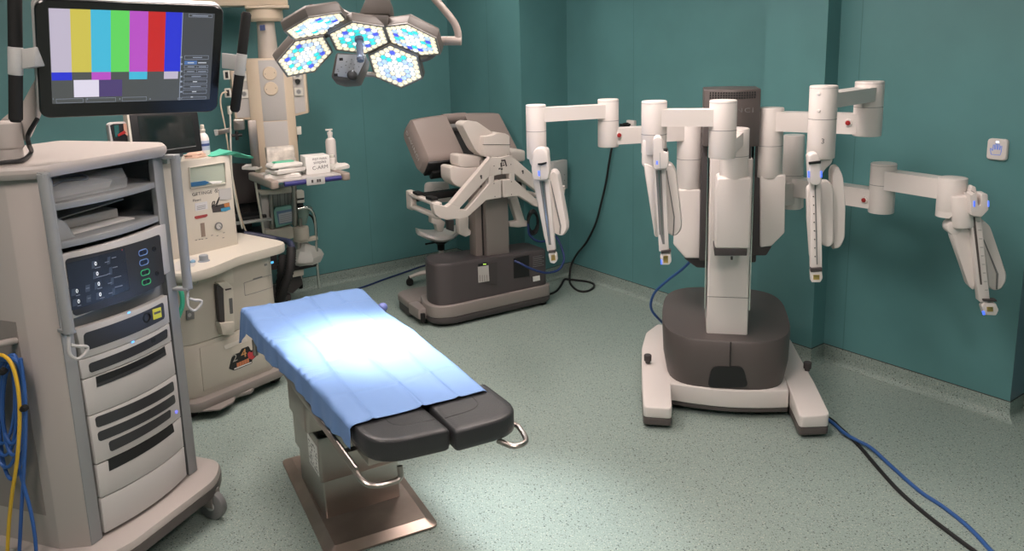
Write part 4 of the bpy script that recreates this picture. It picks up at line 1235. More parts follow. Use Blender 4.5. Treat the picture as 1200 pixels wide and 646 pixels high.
mb = MB(); scrq(mb, xb[7], ys0, xs1, ys1, .0014); mb.build('side_menu', em('menu grey', (.06, .063, .068)), scr, smooth=False)
ln = em('interface line', (.30, .34, .42))
mb = MB(); scrq(mb, xb[7] - .001, ys0, xb[7] + .0008, ys1, .0024)


def frame(x0, y0, x1, y1, t=.0008):
    for a in ((x0, y0, x1, y0 + t), (x0, y1 - t, x1, y1), (x0, y0, x0 + t, y1), (x1 - t, y0, x1, y1)): scrq(mb, *a, .0022)


zr = lambda x, y: mpx(150 + x / 6.46, 30 + y / 6.46)
x0m, x1m = zr(425, 300)[0], zr(605, 300)[0]
for y0, y1 in ((225, 255), (300, 322), (332, 360), (370, 398), (410, 437), (448, 474), (486, 515)):
    a = zr(430, y1)[1]; b = zr(430, y0)[1]; frame(x0m, a, x1m, b)
xm_ = zr(520, 300)[0]
for y0, y1 in ((300, 322), (332, 360)):
    scrq(mb, xm_, zr(430, y1)[1], xm_ + .0006, zr(430, y0)[1], .0022)
for y, xa, xb_ in ((240, 490, 560), (310, 450, 500), (310, 535, 590), (346, 445, 500), (346, 530, 590), (384, 480, 550), (461, 470, 550)):
    scrq(mb, zr(xa, y)[0], zr(xa, y)[1] - .0015, zr(xb_, y)[0], zr(xa, y)[1] + .0012, .0023)
for y in (238, 290, 345, 384, 422, 461, 500):
    xx, yy = zr(403, y); scrq(mb, xx - .004, yy - .003, xx + .003, yy + .003, .0023)
xa, ya_ = mpx(898 / 3.987, 18.6); scrq(mb, xa, ya_, xa + .055, ya_ + .003, .0023)
frame(xa - .012, ya_ - .004, xa + .07, ya_ + .008)
for k, (a, b) in enumerate(((262, 388), (402, 540), (570, 684))):
    p0, p1 = mpx(a / 3.987, 118.5), mpx(b / 3.987, 114); frame(p0[0], ys0 + .002, p1[0], ys0 + .018, .0007)
p0 = mpx(830 / 3.987, 113)
frame(p0[0], ys0 + .002, p0[0] + .012, ys0 + .010); frame(p0[0] + .014, ys0 + .002, x1m, ys0 + .012)
mb.build('interface_frame', ln, scr, smooth=False)
mtx = em('menu text', (.55, .58, .62))
mb = MB(); scrq(mb, x0m, zr(430, 293)[1], xm_, zr(430, 265)[1], .0022); mb.build('selected_tab', em('tab blue', (.08, .16, .36)), scr, smooth=False)
for y, xa, xb_ in ((280, 450, 498), (280, 530, 592), (423, 490, 522), (499, 484, 516), (539, 474, 490)):
    mb = MB(); scrq(mb, zr(xa, y)[0], zr(xa, y)[1] - .0018, zr(xb_, y)[0], zr(xa, y)[1] + .0018, .0024); mb.build('menu_text', mtx, scr, smooth=False)
for i, x in enumerate((248, 408, 559, 700)):
    a = mpx(x / 3.987, 115.8); text(str(i + 1), .010, mp(a[0], a[1], .0022), mex, mey, ln, scr, 'menu_number', .0002)
# dark reflection-free lower trim
p0, p1 = mpx(66, 128), mpx(198, 128)
# grips
for pts, yb_ in ((((17, -24), (18, 55), (18.3, 88), (18.5, 143)), 1), (((289, 14), (283.5, 63), (280.5, 88), (275, 131)), 2)):
    dep = 2.66 if yb_ == 1 else 3.02
    P = [at_depth(p[0], p[1], dep) - mo for p in pts]
    rr_ = (7.4 if yb_ == 1 else 5.6) / F * dep
    mb = MB(); mb.lathe(P[0], P[1] - P[0], [(rr_ * .7, 0), (rr_, .01), (rr_, np.linalg.norm(P[1] - P[0]))], 20); g1 = mb.build('grip', M['rubber'], mon)
    mb = MB(); L2 = np.linalg.norm(P[3] - P[2]); mb.lathe(P[2], P[3] - P[2], [(rr_, 0), (rr_, L2 - .01), (rr_ * .7, L2)], 20); mb.build('grip', M['rubber'], mon)
    mb = MB(); mb.cyl(P[1], P[2], rr_ * 1.06)
    if yb_ == 1:
        b_ = [at_depth(*p, 2.66) - mo for p in ((24, 58), (41, 55), (41, 78), (25, 81))]; mb.prism(b_, (0.01, .05, 0))
    else:
        b_ = [at_depth(*p, 3.02) - mo for p in ((260, 62), (284, 65), (282, 83), (260, 80))]; mb.prism(b_, (-.01, .03, 0))
    mb.build('grip_bracket', M['grey'], mon, bevel=.003)
# mounting block behind the screen that meets the arm
mb = MB(); mb.prism([mp(-.30, -.15, -.03), mp(-.12, -.15, -.03), mp(-.12, .05, -.03), mp(-.30, .05, -.03)], -men * .06); mb.build('mount_block', M['grey'], mon, bevel=.01)
# monitor cable
mb = MB(); pp = [VC.l(at_depth(*p, 2.74)) for p in ((44, 139), (33, 158), (34, 170))] + [VC.z(36.5, 178, 1.64), VC.z(28, 187, 1.64), VC.z(10, 190, 1.64), VC.z(-8, 192, 1.64)]
mb.tube(pp, .008, 8, 5); mb.build('monitor_cable', M['blackcable'], vc)

# ---- things on the shelves
tr_f = Fr(VC.w((-.04, .17, ZSH1 + .001)), 68)
t = thing('bagged_tray', 'clear polythene bag holding a white tray and cables on the cart upper shelf', 'bag', tr_f)
mb = MB(); mb.loft([[(x, y, .004) for x, y in rrect(-.14, .13, -.10, .14, .03)], [(x, y, .03) for x, y in rrect(-.15, .14, -.11, .15, .03)], [(x * .96, y * .96, .034) for x, y in rrect(-.15, .14, -.11, .15, .03)]]); mb.build('tray', M['grey'], t)
mb = MB(); mb.tube([(-.10, -.06, .042), (-.02, -.03, .05), (.06, -.05, .045), (.10, .03, .05), (.0, .08, .05), (-.09, .04, .045), (-.06, -.02, .05)], .005, 8, 6); mb.build('cable', mat('pale blue cable', (.15, .22, .38), .5), t)
mb = MB(); rr = random.Random(2)
lo = rrect(-.19, .17, -.16, .18, .05, 4)
mb.loft([[(x, y, .002) for x, y in lo], [(x * 1.0 + rr.uniform(-.01, .01), y + rr.uniform(-.01, .01), .03 + rr.uniform(-.01, .01)) for x, y in lo], [(x * .9 + rr.uniform(-.012, .012), y * .9 + rr.uniform(-.012, .012), .065 + rr.uniform(-.012, .012)) for x, y in lo], [(x * .5, y * .5, .075 + rr.uniform(-.008, .008)) for x, y in lo]])
mb.build('bag', M['clear'], t, ang=60)
bf = Fr(VC.w((.0, .22, ZSH2 + .001)), 66)
t = thing('document_stack', 'white ring binder stacked on loose papers on the cart lower shelf', 'binder', bf)
mb = MB()
for k in range(4): mb.prism([(x, y, .002 * k) for x, y in [(-.16 + .006 * k, -.17), (.17 - .01 * (k % 2), -.16), (.16, .12 + .01 * k), (-.16, .13)]], (0, 0, .0015))
mb.build('papers', M['paper'], t)
mb = MB(); mb.rbox(-.14, .15, -.10, .13, .009, .045, .012); mb.build('binder', M['unit'], t, bevel=.006)
mb = MB(); mb.prism([(-.15, -.10, .05), (.17, -.11, .075), (.17, .13, .075), (-.15, .12, .055)], (0, 0, .003)); mb.prism([(-.15, -.10, .012), (-.147, -.10, .012), (-.147, .12, .012), (-.15, .12, .012)], (0, 0, .04)); mb.build('cover', M['grey'], t)
hf = Fr(VC.w((-.20, .06, ZSH2 + .001)), 70)
t = thing('clip_holder', 'grey moulded plastic holder standing left of the ring binder', 'holder', hf)
mb = MB(); mb.loft([[(x, y, 0) for x, y in rrect(-.04, .06, -.04, .06, .02)], [(x, y, .06) for x, y in rrect(-.035, .035, -.03, .06, .02)], [(x, y, .085) for x, y in rrect(-.025, .01, -.01, .05, .015)]]); mb.build('body', M['cartgrey'], t)
mb = MB(); mb.box(-.052, -.047, -.05, .07, 0, .11); mb.build('back_plate', M['cartgrey'], t)

# ---- cables hanging on the side of the cart
XC = -.375


def cp(px, py, d=0): return VC.x(px, py, XC - d)


hk = VC.w(cp(8, 408)); HF = Fr((hk[0], hk[1], 0), 70.4)


def hl(px, py, d=0): return HF.l(VC.w(cp(px, py, d)))


t = thing('cable_coil', 'coiled royal blue cable hanging on the near side of the beige cart', 'cable', HF)
pts = []; rr = random.Random(4)
for k in range(6):
    x0_, x1_ = -12 + 3 * k + rr.uniform(-3, 3), 20 + 2.2 * k + rr.uniform(-3, 3); yb_ = 520 + 14 * (k % 4); yt_ = 416 + 3 * (k % 3)
    cx_, cy_ = (x0_ + x1_) / 2, (yt_ + yb_) / 2
    for a in np.linspace(0, 2 * math.pi, 15)[:-1]:
        pts.append(hl(cx_ + (x1_ - x0_) / 2 * math.sin(a), cy_ - (yb_ - yt_) / 2 * math.cos(a), .006 * (k % 3) + .008 * math.cos(a * 2)))
M['royal'] = mat('royal blue cable', (.025, .10, .34), .45)
mb = MB(); mb.tube(pts, .0065, 8, 4); mb.build('coil', M['royal'], t)
for nm, pp_ in (('tail', ((24, 420), (29, 460), (30, 500), (28, 550), (25, 600), (22, 660))), ('tail', ((20, 540), (28, 570), (36, 600), (41, 630), (43, 660)))):
    mb = MB(); mb.tube([hl(*p, .028) for p in pp_], .0065, 8, 6); mb.build(nm, M['royal'], t)
for a_, b_ in (((0, 436), (6, 433)), ((24, 479), (31, 477))):
    mb = MB(); mb.tube([hl(*a_, .03), hl((a_[0] + b_[0]) / 2, a_[1], .04), hl(*b_, .03)], .012, 8, 4); mb.build('velcro_strap', M['rubber'], t)
t = thing('cable', 'yellow cable hanging down over the blue coil on the beige cart', 'cable', HF)
mb = MB(); mb.tube([hl(*p, .045) for p in ((-8, 416), (4, 417), (14, 428), (21, 455), (23, 490), (20, 540), (14, 580), (10, 620), (8, 665))], .0065, 8, 6); mb.build('cord', mat('yellow cable', (.70, .43, .03), .45), t)
mb = MB(); a_ = VC.l(HF.w(hl(8, 410))); mb.cyl((-.337, a_[1], a_[2] + .02), (XC - .05, a_[1], a_[2] + .035), .012, n=14); mb.ball((XC - .05, a_[1], a_[2] + .04), .018); mb.build('cable_hook', M['cart'], vc)
# ================================================================ anaesthesia machine
AN = Fr((-1.62, 4.31), 53)
an = thing('anesthesia_machine', 'cream anaesthesia workstation with worktop and printed front column behind the beige cart', 'anaesthesia machine', AN)
M['cream'] = mat('cream plastic', (.55, .505, .435), .42)
M['cream2'] = mat('pale cream panel', (.60, .56, .485), .45)


def aslab(pts, y, th, m, parent, name, sc=1, off=(0, 0), rnd=0, bev=0.0, seg=2, ang=30):
    p = px_poly(AN, pts, y, sc, off); mb = MB(); mb.prism(roundpoly(p, rnd, 4) if rnd else p, (0, th, 0))
    return mb.build(name, m, parent, bevel=bev, seg=seg, ang=ang)


# chassis
mb = MB(); mb.prism([(x, y, .055) for x, y in roundpoly([(-.36, .02), (-.28, -.06), (.30, -.04), (.34, .02), (.36, .55), (-.36, .55)], .04)], (0, 0, .055)); mb.build('chassis', M['taupe'], an, bevel=.01)
for x, y in ((-.27, .05), (.28, .05), (-.3, .48), (.3, .48)):
    mb = MB(); mb.rcyl((x - .02, y, .05), (x + .02, y, .05), .05, .006); mb.build('caster', M['rubber'], an)
ft = MB(); P = [AN.z(*p, .045) for p in ((232, 473), (254, 466), (272, 460), (294, 455.5), (298, 458), (294, 462), (273, 468), (240, 480))]
ft.prism(P, (0, 0, .022)); ft.prism([(-.3, -.02, .05), (-.2, -.12, .05), (-.1, -.1, .05), (0, -.0, .05)], (0, 0, .012)); fp = ft.build('foot_pedal', M['taupe'], an, bevel=.004)
p = AN.z(274, 464, .068); mb = MB(); mb.cyl(p, p + (0, 0, .004), .008, n=12); mb.build('pedal_bolt', M['chrome'], fp)
# body
xr_ = AN.y(326, 330, .0)[0]
bp = roundpoly([(-.33, .06), (-.24, .0), (.235, .0), (.26, .02), (.26, .5), (-.33, .5)], .03, 4)
mb = MB(); mb.prism([(*p, .11) for p in bp], (0, 0, .31)); lo_ = mb.build('lower_cabinet', M['cream'], an, bevel=.004)
bp2 = roundpoly([(-.33, .06), (-.24, .0), (.27, .0), (.33, .03), (.33, .5), (-.33, .5)], .03, 4)
mb = MB(); mb.prism([(*p, .423) for p in bp2], (0, 0, .39)); up = mb.build('upper_cabinet', M['cream'], an, bevel=.004)
# drawer
Z3 = (7.6, (215, 395))
dw = aslab([(145, 100), (580, -52), (752, 262), (182, 488)], -.004, .01, M['cream'], an, 'drawer', *Z3, bev=.002)
aslab([(358, 78), (560, 5), (574, 38), (374, 112)], -.006, .006, mat('pale pull', (.66, .61, .55), .45), dw, 'drawer_pull', *Z3, rnd=.005)
# sticker: numerals, heart and strip
st_ = aslab([(405, 285), (424, 205), (440, 160), (500, 140), (520, 105), (580, 82), (600, 120), (655, 105), (650, 170), (612, 205), (612, 235), (450, 300)], -.0055, .004, M['black'], dw, 'sticker', *Z3, rnd=.006)
pc2 = lambda x, y: AN.y(215 + x / 7.6, 395 + y / 7.6, -.006)
tdir = pc2(560, 130) - pc2(460, 170); tdir[1] = 0
text('2', .062, pc2(458, 190), tdir, (0, 0, 1), mat('sticker grey', (.42, .38, .34), .6), st_, 'numeral', .0006, sx=1.15)
text('4', .070, pc2(538, 150), tdir, (0, 0, 1), mat('sticker orange', (.62, .32, .12), .6), st_, 'numeral', .0006, sx=1.15)
aslab([(570, 150), (585, 130), (608, 140), (632, 112), (655, 122), (650, 160), (612, 203), (580, 190)], -.0065, .002, mat('sticker red', (.58, .06, .07), .6), st_, 'heart', *Z3, rnd=.006)
aslab([(452, 282), (606, 222), (606, 232), (454, 292)], -.0065, .002, M['paper'], st_, 'strip', *Z3)
mb = MB()
for i, (m_) in enumerate(range(5)):
    a = pc2(486 + i * 22, 248 - i * 9.5); mb.box(a[0] - .008, a[0] + .007, a[1] - .0006, a[1], a[2] - .013, a[2] + .012)
mb.build('sticker_word', mat('sticker amber', (.62, .22, .10), .6), st_)
# fittings on the upper front
Z4 = (3.077, (180, 270))
rcs = aslab([(225, 150), (285, 140), (290, 190), (228, 192)], -.001, .004, M['cream2'], up, 'panel_step', *Z4)
cn = aslab([(228, 196), (252, 204), (258, 350), (246, 344), (238, 320)], -.036, .03, M['dark'], an, 'absorber_dock', *Z4, bev=.002)
can = aslab([(252, 204), (288, 214), (292, 346), (258, 348)], -.038, .038, M['cream2'], an, 'absorber_canister', *Z4, rnd=.01, bev=.008, seg=3)
aslab([(230, 190), (262, 184), (288, 206), (286, 216), (254, 212)], -.039, .036, M['cream2'], can, 'canister_cap', *Z4, rnd=.006, bev=.004)
aslab([(272, 246), (284, 244), (287, 300), (276, 302)], -.0395, .004, M['print'], can, 'gauge_slot', *Z4, rnd=.004)
aslab([(258, 212), (280, 208), (280, 213), (260, 218)], -.0405, .004, M['dark'], can, 'latch', *Z4)
aslab([(240, 335), (292, 330), (292, 375), (250, 378)], -.05, .05, M['cream'], an, 'absorber_foot', *Z4, rnd=.006, bev=.004)
c0 = AN.y(229.7, 330.5, -.002); mb = MB(); mb.lathe(c0 + (0, .006, 0), (0, -1, 0), [(.017, 0), (.017, .005), (.013, .007), (.011, .003)], 20); mb.build('key_lock', M['grey'], up)
so_ = aslab([(119, 290), (147, 286), (148, 320), (121, 324)], -.006, .01, M['midgrey'], up, 'socket_plate', *Z4, bev=.002)
c0 = AN.y(180 + 130 / 3.077, 270 + 306 / 3.077, -.008); mb = MB(); mb.cyl(c0, c0 + (0, .004, 0), .011, n=16); mb.build('socket', M['grey'], so_)
mb = MB()
a, b, c_, d_ = [AN.y(180 + x / 3.077, 270 + y / 3.077, -.0012) for x, y in ((326, 190), (424, 160), (428, 206), (330, 236))]
for p, q_ in ((a, b), (b, c_), (c_, d_), (d_, a)): mb.tube([p, q_], .0012, 6, 0)
mb.build('door_line', M['midgrey'], up)
a = AN.y(180 + 376 / 3.077, 270 + 172 / 3.077, -.003); mb = MB(); mb.box(a[0] - .03, a[0] + .03, -.004, 0, a[2] - .004, a[2] + .003); mb.build('door_pull', M['midgrey'], up)
for x, nm in ((428, 'l'), (405, 'd')):
    a = AN.y(180 + x / 3.077, 270 + (116 if nm == 'l' else 124) / 3.077, -.03)
    mb = MB(); mb.box(a[0] - .008, a[0] + .008, -.032, -.026, a[2] - .006, a[2] + .006); mb.build('indicator_light' if nm == 'l' else 'button', mat('sky light', (.1, .4, .7), .4, emit=(.1, .5, .9), estr=1) if nm == 'l' else M['midgrey'], up)
# worktop with a swept front edge
front = [(-.36, .0), (-.33, -.13), (-.20, -.145), (-.06, -.10), (.05, -.055), (.20, -.05), (.34, -.05), (.40, -.02), (.42, .05), (.42, .5), (-.36, .5)]
fpp = roundpoly(front, .06, 6); c = np.mean(np.array(front), 0)
mb = MB(); mb.loft([[(*(c + (p - c) * .985), .815) for p in fpp], [(*p, .825) for p in fpp], [(*p, .855) for p in fpp], [(*(c + (p - c) * .985), .866) for p in fpp]]); wt = mb.build('worktop', M['cream2'], an)
p = AN.z(238, 307, .866)
p = AN.z(239, 306, .866)
mb = MB(); mb.lathe((p[0], p[1], .864), (0, 0, 1), [(.034, 0), (.03, .006), (.024, .008), (.024, .034), (.021, .037)], 24); mb.build('rotary_knob', mat('blue grey knob', (.25, .28, .31), .45), wt)
p = AN.z(226, 308, .866); mb = MB(); mb.ball((p[0], p[1], .872), .012, 1.3, 1, 1); mb.build('touch_button', mat('pale blue button', (.2, .36, .5), .4), wt)
mb = MB(); pl = [AN.z(*q_, .866) for q_ in ((203, 310), (214, 303), (232, 302), (228, 312), (206, 318))]; mb.prism([(x[0], x[1], .8655) for x in pl], (0, 0, .002)); mb.build('control_panel', M['unit'], wt)
# front column
Z8 = (4.97, (180, 160))
yc2 = .20
x0c = AN.y(203, 260, yc2)[0]; x1c = AN.y(269, 190, yc2)[0]; ztc = AN.y(236, 186, yc2)[2]
mb = MB(); mb.prism([(x, y, .86) for x, y in rrect(x0c - .05, x1c + .01, yc2, yc2 + .28, .015)], (0, 0, ztc - .86)); colm = mb.build('gas_column', M['cream2'], an, bevel=.004, ang=40)
ni = aslab([(206, 182), (412, 150), (420, 272), (216, 302)], yc2 - .003, .006, mat('niche lining', (.40, .45, .37), .6), colm, 'niche', *Z8, rnd=.02)
mb = MB()
fr4 = [AN.y(180 + x / 4.97, 160 + y / 4.97, yc2 - .006) for x, y in ((206, 182), (412, 150), (420, 272), (216, 302))]
mb.tube([(p + q_) / 2 if False else p for p, q_ in zip(fr4 + fr4[:1], fr4 + fr4[:1])], .004, 8, 0); mb.build('niche_rim', M['cream2'], ni)
aslab([(218, 270), (300, 258), (326, 268), (300, 282), (222, 292)], yc2 - .012, .01, mat('blue wrapper', (.03, .14, .30), .6), ni, 'blue_packet', *Z8)
aslab([(322, 264), (400, 260), (392, 272), (345, 278)], yc2 - .011, .008, M['paper'], ni, 'paper_slip', *Z8)
P0 = AN.y(180 + 226 / 4.97, 160 + 340 / 4.97, yc2 - .001); P1_ = AN.y(180 + 340 / 4.97, 160 + 322 / 4.97, yc2 - .001); td = P1_ - P0
text('GETINGE', .027, (P0 + P1_) / 2, td, (0, 0, 1), M['print'], colm, sx=1.05, spacing=1.12)
p = AN.y(180 + 366 / 4.97, 160 + 316 / 4.97, yc2 - .001); mb = MB()
for k in range(6):
    a = k * math.pi / 3; mb.prism([p + np.array([.002 * math.cos(a + 1.57), 0, .002 * math.sin(a + 1.57)]), p + np.array([.013 * math.cos(a), 0, .013 * math.sin(a)]) + np.array([.003 * math.cos(a + 1.57), 0, .003 * math.sin(a + 1.57)]), p + np.array([.013 * math.cos(a), 0, .013 * math.sin(a)]) - np.array([.003 * math.cos(a + 1.57), 0, .003 * math.sin(a + 1.57)])], (0, .001, 0))
mb.build('emblem', M['print'], colm, smooth=False)
p = AN.y(180 + 252 / 4.97, 160 + 371 / 4.97, yc2 - .001); text('Flow-i', .020, p, td, (0, 0, 1), M['print'], colm)
aslab([(240, 390), (312, 378), (316, 422), (244, 436)], yc2 - .0012, .002, mat('pale label', (.60, .60, .62), .6), colm, 'label', *Z8)
mb = MB()
for k in range(3):
    a = AN.y(180 + 280 / 4.97, 160 + (404 + 9 * k) / 4.97, yc2 - .0016); mb.box(a[0] - .03, a[0] + .025, a[1], a[1] + .001, a[2] - .0015, a[2] + .0015)
mb.build('printing', M['midgrey'], colm)
aslab([(378, 308), (450, 298), (455, 366), (386, 372)], yc2 - .0025, .002, mat('grey note paper', (.46, .45, .44), .7), colm, 'note', *Z8)
stk = aslab([(338, 408), (440, 384), (448, 424), (400, 438), (346, 444)], yc2 - .0018, .002, M['dark'], colm, 'sticker', *Z8)
aslab([(392, 420), (440, 410), (450, 424), (420, 436), (394, 436)], yc2 - .0026, .001, mat('sticker blue', (.05, .25, .42), .5), stk, 'blue_patch', *Z8)
aslab([(410, 392), (442, 386), (444, 408), (414, 412)], yc2 - .0026, .001, mat('sticker rust', (.45, .18, .06), .5), stk, 'rust_patch', *Z8)
mb = MB(); Q = [AN.y(180 + x / 4.97, 160 + y / 4.97, yc2 - .003) for x, y in ((340, 410), (344, 384), (356, 378), (352, 396), (340, 404), (362, 396), (372, 376), (384, 352), (374, 384), (366, 406), (382, 404))]; mb.tube(Q, .0022, 6, 4); mb.build('scribble', M['black'], stk)
aslab([(240, 466), (312, 452), (316, 460), (306, 470), (248, 482), (240, 476)], yc2 - .002, .002, mat('sticker maroon', (.30, .05, .05), .5), colm, 'red_sticker', *Z8, rnd=.004)
fm = aslab([(273, 506), (296, 502), (303, 582), (280, 586)], yc2 - .002, .003, mat('flow tube', (.26, .20, .16), .3), colm, 'flow_tube', *Z8)
c0 = AN.y(180 + 377 / 4.97, 160 + 522 / 4.97, yc2); mb = MB(); mb.lathe(c0, (0, -1, 0), [(.023, 0), (.023, .008), (.019, .009), (.018, .005)], 24); gz = mb.build('gauge', M['midgrey'], colm)
mb = MB(); mb.cyl(c0 + (0, -.0055, 0), c0 + (0, -.006, 0), .0165, n=20); gf = mb.build('gauge_face', M['unit'], gz)
mb = MB(); mb.prism([c0 + (-.001, -.0065, .008), c0 + (.012, -.0065, -.008), c0 + (.009, -.0065, -.010)], (0, .001, 0)); mb.build('needle', M['black'], gz)
mb = MB()
for x, y in ((250, 604), (270, 600), (286, 598), (310, 594), (342, 576), (374, 578), (412, 560), (408, 590)):
    a = AN.y(180 + x / 4.97, 160 + y / 4.97, yc2 - .001); mb.box(a[0] - .008, a[0] + .004, a[1], a[1] + .001, a[2] - .002, a[2] + .002)
mb.build('printing', M['midgrey'], colm)
# screen
ys = .06
sc2 = aslab([(150, 126), (231.5, 131), (237.5, 177), (186, 183), (158, 182)], ys, .045, M['black'], an, 'display', rnd=.01, bev=.004)
aslab([(161, 136), (224.5, 135), (229.5, 170.5), (184, 176), (166, 176)], ys - .001, .004, mat('dark glass', (.008, .014, .014), .06, spec=.6), sc2, 'screen_glass')
aslab([(190, 176.2), (229.5, 170.8), (229.7, 171.6), (190, 177)], ys - .0015, .002, M['midgrey'], sc2, 'screen_edge')
aslab([(148.5, 134), (151, 134), (156, 170), (153, 170)], ys - .002, .04, M['cream2'], sc2, 'side_trim')
mb = MB(); a = AN.y(200, 180, ys + .08); mb.box(a[0] - .05, a[0] + .05, ys + .04, yc2 + .12, a[2] - .02, a[2] + .06); mb.build('display_mount', M['midgrey'], an, bevel=.005)
sd = aslab([(127, 146), (131, 143.5), (150, 142.5), (153, 167), (130, 168)], ys + .02, .03, M['unit'], an, 'side_display', rnd=.01, bev=.003)
aslab([(129, 147), (133, 145.3), (147, 144.8), (150, 166), (133, 166)], ys + .018, .005, M['black'], sd, 'side_glass')
aslab([(133.5, 147), (139, 146.5), (140, 160), (135, 161)], ys + .016, .003, mat('painted teal glint', (.03, .11, .11), .2), sd, 'glass_glint')  # teal glint painted as a patch on the dark glass
aslab([(145, 145), (149, 145), (150, 160), (146, 156)], ys + .012, .005, mat('peach tissue', (.62, .36, .26), .7), sd, 'tissue')
aslab([(138, 158), (146, 153), (148, 156), (139, 160)], ys + .011, .004, M['red'], sd, 'red_tube')
mb = MB(); a = AN.y(142, 165, ys + .03); mb.tube([a, a + (.05, .08, -.1), (x0c, yc2 + .1, 1.3)], .01, 8, 4); mb.build('side_display_arm', M['midgrey'], an)
# papers and hose left of the column
aslab([(196, 182), (214, 181), (212, 190), (196, 192)], yc2 - .02, .1, M['paper'], an, 'paper_tray')
mb = MB()
for a_, b_ in (((190, 200), (206, 198)), ((190, 222), (208, 219)), ((192, 240), (210, 238))):
    P, Q = AN.y(*a_, yc2 + .02), AN.y(*b_, yc2 + .02); mb.prism([P, Q, Q + (0, .2, 0), P + (0, .2, 0)], (0, 0, .006))
mb.build('side_shelf', M['cream'], an)
# breathing hose at the right end and rail along the back edge
mb = MB(); pts = [AN.y(286, 274, .42), AN.y(305, 277, .36), AN.y(325, 281, .28), AN.y(339, 284, .16), AN.y(343, 292, .10)]
mb.tube(pts, .02, 12, 6); mb.build('rear_hose', mat('navy hose', (.015, .02, .05), .5), an)
mb = MB(); pts = [AN.y(341, 291, .12), AN.y(341, 305, .08), AN.y(338, 322, .06), AN.y(332, 340, .06), AN.y(328, 352, .1), AN.y(330, 320, .16), AN.y(332, 300, .2)]
cp = catmull(pts, 10); rs = [.026 + .005 * (i % 2) for i in range(len(cp))]
mb.tube(cp, .026, 12, 0, rs=rs); mb.build('breathing_hose', M['rubber'], an, ang=80)
mb = MB(); pts = [AN.y(209.5, 336, -.14), AN.y(213, 345, -.15), AN.y(213.5, 358, -.15), AN.y(209, 372, -.14)]; mb.tube(pts, .012, 8, 5); mb.build('green_hose', M['green'], an)

# ---- things standing on the column
zt2 = ztc


def on_col(px, py): return AN.y(px, py, yc2 + .08)


p = AN.w(on_col(240.5, 184)); f_ = Fr((p[0], p[1], zt2), 53)
t = thing('spray_bottle', 'white plastic bottle with blue banded label on the anaesthesia column top', 'bottle', f_)
sc = .1 / 11.0 * 1.0
hh = 36 / F * 4.75 * 1.0; rb = 6.0 / F * 4.75
mb = MB(); mb.lathe((0, 0, 0), (0, 0, 1), [(rb * .9, 0), (rb, .006), (rb, hh * .55), (rb * .8, hh * .66), (rb * .42, hh * .74), (rb * .42, hh * .78)], 20); bb = mb.build('body', M['white'], t)
mb = MB(); mb.lathe((0, 0, hh * .78), (0, 0, 1), [(rb * .5, 0), (rb * .5, .012), (rb * .35, .016), (rb * .35, hh * .2), (rb * .2, hh * .22)], 16); mb.build('cap', M['cream2'], t)
mb = MB(); mb.lathe((0, 0, hh * .2), (0, 0, 1), [(rb * 1.01, 0), (rb * 1.015, .001), (rb * 1.015, hh * .30), (rb * 1.01, hh * .301)], 20, cap=False); lb = mb.build('label', mat('label pale blue', (.42, .47, .60), .5), t)
mb = MB(); mb.lathe((0, 0, hh * .33), (0, 0, 1), [(rb * 1.02, 0), (rb * 1.02, hh * .08)], 20, cap=False); mb.build('label_band', mat('label navy', (.03, .06, .20), .5), lb)
p = AN.w(on_col(258, 181)); f_ = Fr((p[0], p[1], zt2), 53)
t = thing('cloth', 'crumpled mint green cloth draped over the corner of the anaesthesia column', 'cloth', f_)
mb = MB(); loops = []
for i in range(9):
    u = -.10 + .032 * i
    loops.append([(u, v * .09 + .01 * math.sin(i * 1.3), max(.004, .012 + .008 * math.sin(i * 1.1 + v * 2.2)) - (0 if u < .07 else (u - .07) * .5)) for v in np.linspace(-1, 1, 7)] + [(u, v * .085 + .01 * math.sin(i * 1.3), .001 - (0 if u < .07 else (u - .07) * .5)) for v in np.linspace(1, -1, 7)])
mb.loft(loops); mb.build('fold', mat('mint cloth', (.10, .52, .36), .85), t, ang=60)
p = AN.w(on_col(229, 183)); f_ = Fr((p[0], p[1], zt2), 53)
t = thing('tissue', 'crumpled peach tissue beside the white bottle on the column', 'tissue', f_)
mb = MB(); rr = random.Random(5); loops = []
for j in range(7):
    a = j / 6; R_ = .05 * math.cos(a * 1.4)
    loops.append([(R_ * math.cos(k * .628) * (1 + rr.uniform(-.25, .25)) * 1.3, R_ * math.sin(k * .628) * (1 + rr.uniform(-.25, .25)), .04 * a + rr.uniform(-.003, .003) + .003) for k in range(10)])
mb.loft(loops); mb.build('crumple', mat('peach paper', (.62, .42, .32), .8), t, ang=25)
# ================================================================ ceiling pendant
_c = at_depth(317, 120, 5.85)
PN = Fr((_c[0], _c[1], 0), 16)
PNB = Fr((_c[0], _c[1], 0), 16)
pn = thing('ceiling_pendant', 'beige ceiling supply column with sockets and round covers hanging behind the surgical light', 'supply column', PN)
M['pend'] = mat('warm cream metal', (.64, .53, .40), .42)
M['pendgrey'] = mat('pale grey panel', (.46, .44, .42), .5)


def pslab(pts, y, th, m, parent, name, sc=1, off=(0, 0), rnd=0, bev=0.0, seg=2, fr=None):
    p = px_poly(fr or PN, pts, y, sc, off); mb = MB(); mb.prism(roundpoly(p, rnd, 4) if rnd else p, (0, th, 0))
    return mb.build(name, m, parent, bevel=bev, seg=seg, ang=30)


def zz(px, py, y): return PN.y(px, py, y)[2]


def xx(px, py, y): return PN.y(px, py, y)[0]


zt = zz(317, 68, -.12); zb = zz(324, 196, -.12)
xl, xr = xx(300.5, 75, -.12), xx(333, 75, -.12)
xm = (xl + xr) / 2; hw = (xr - xl) / 2
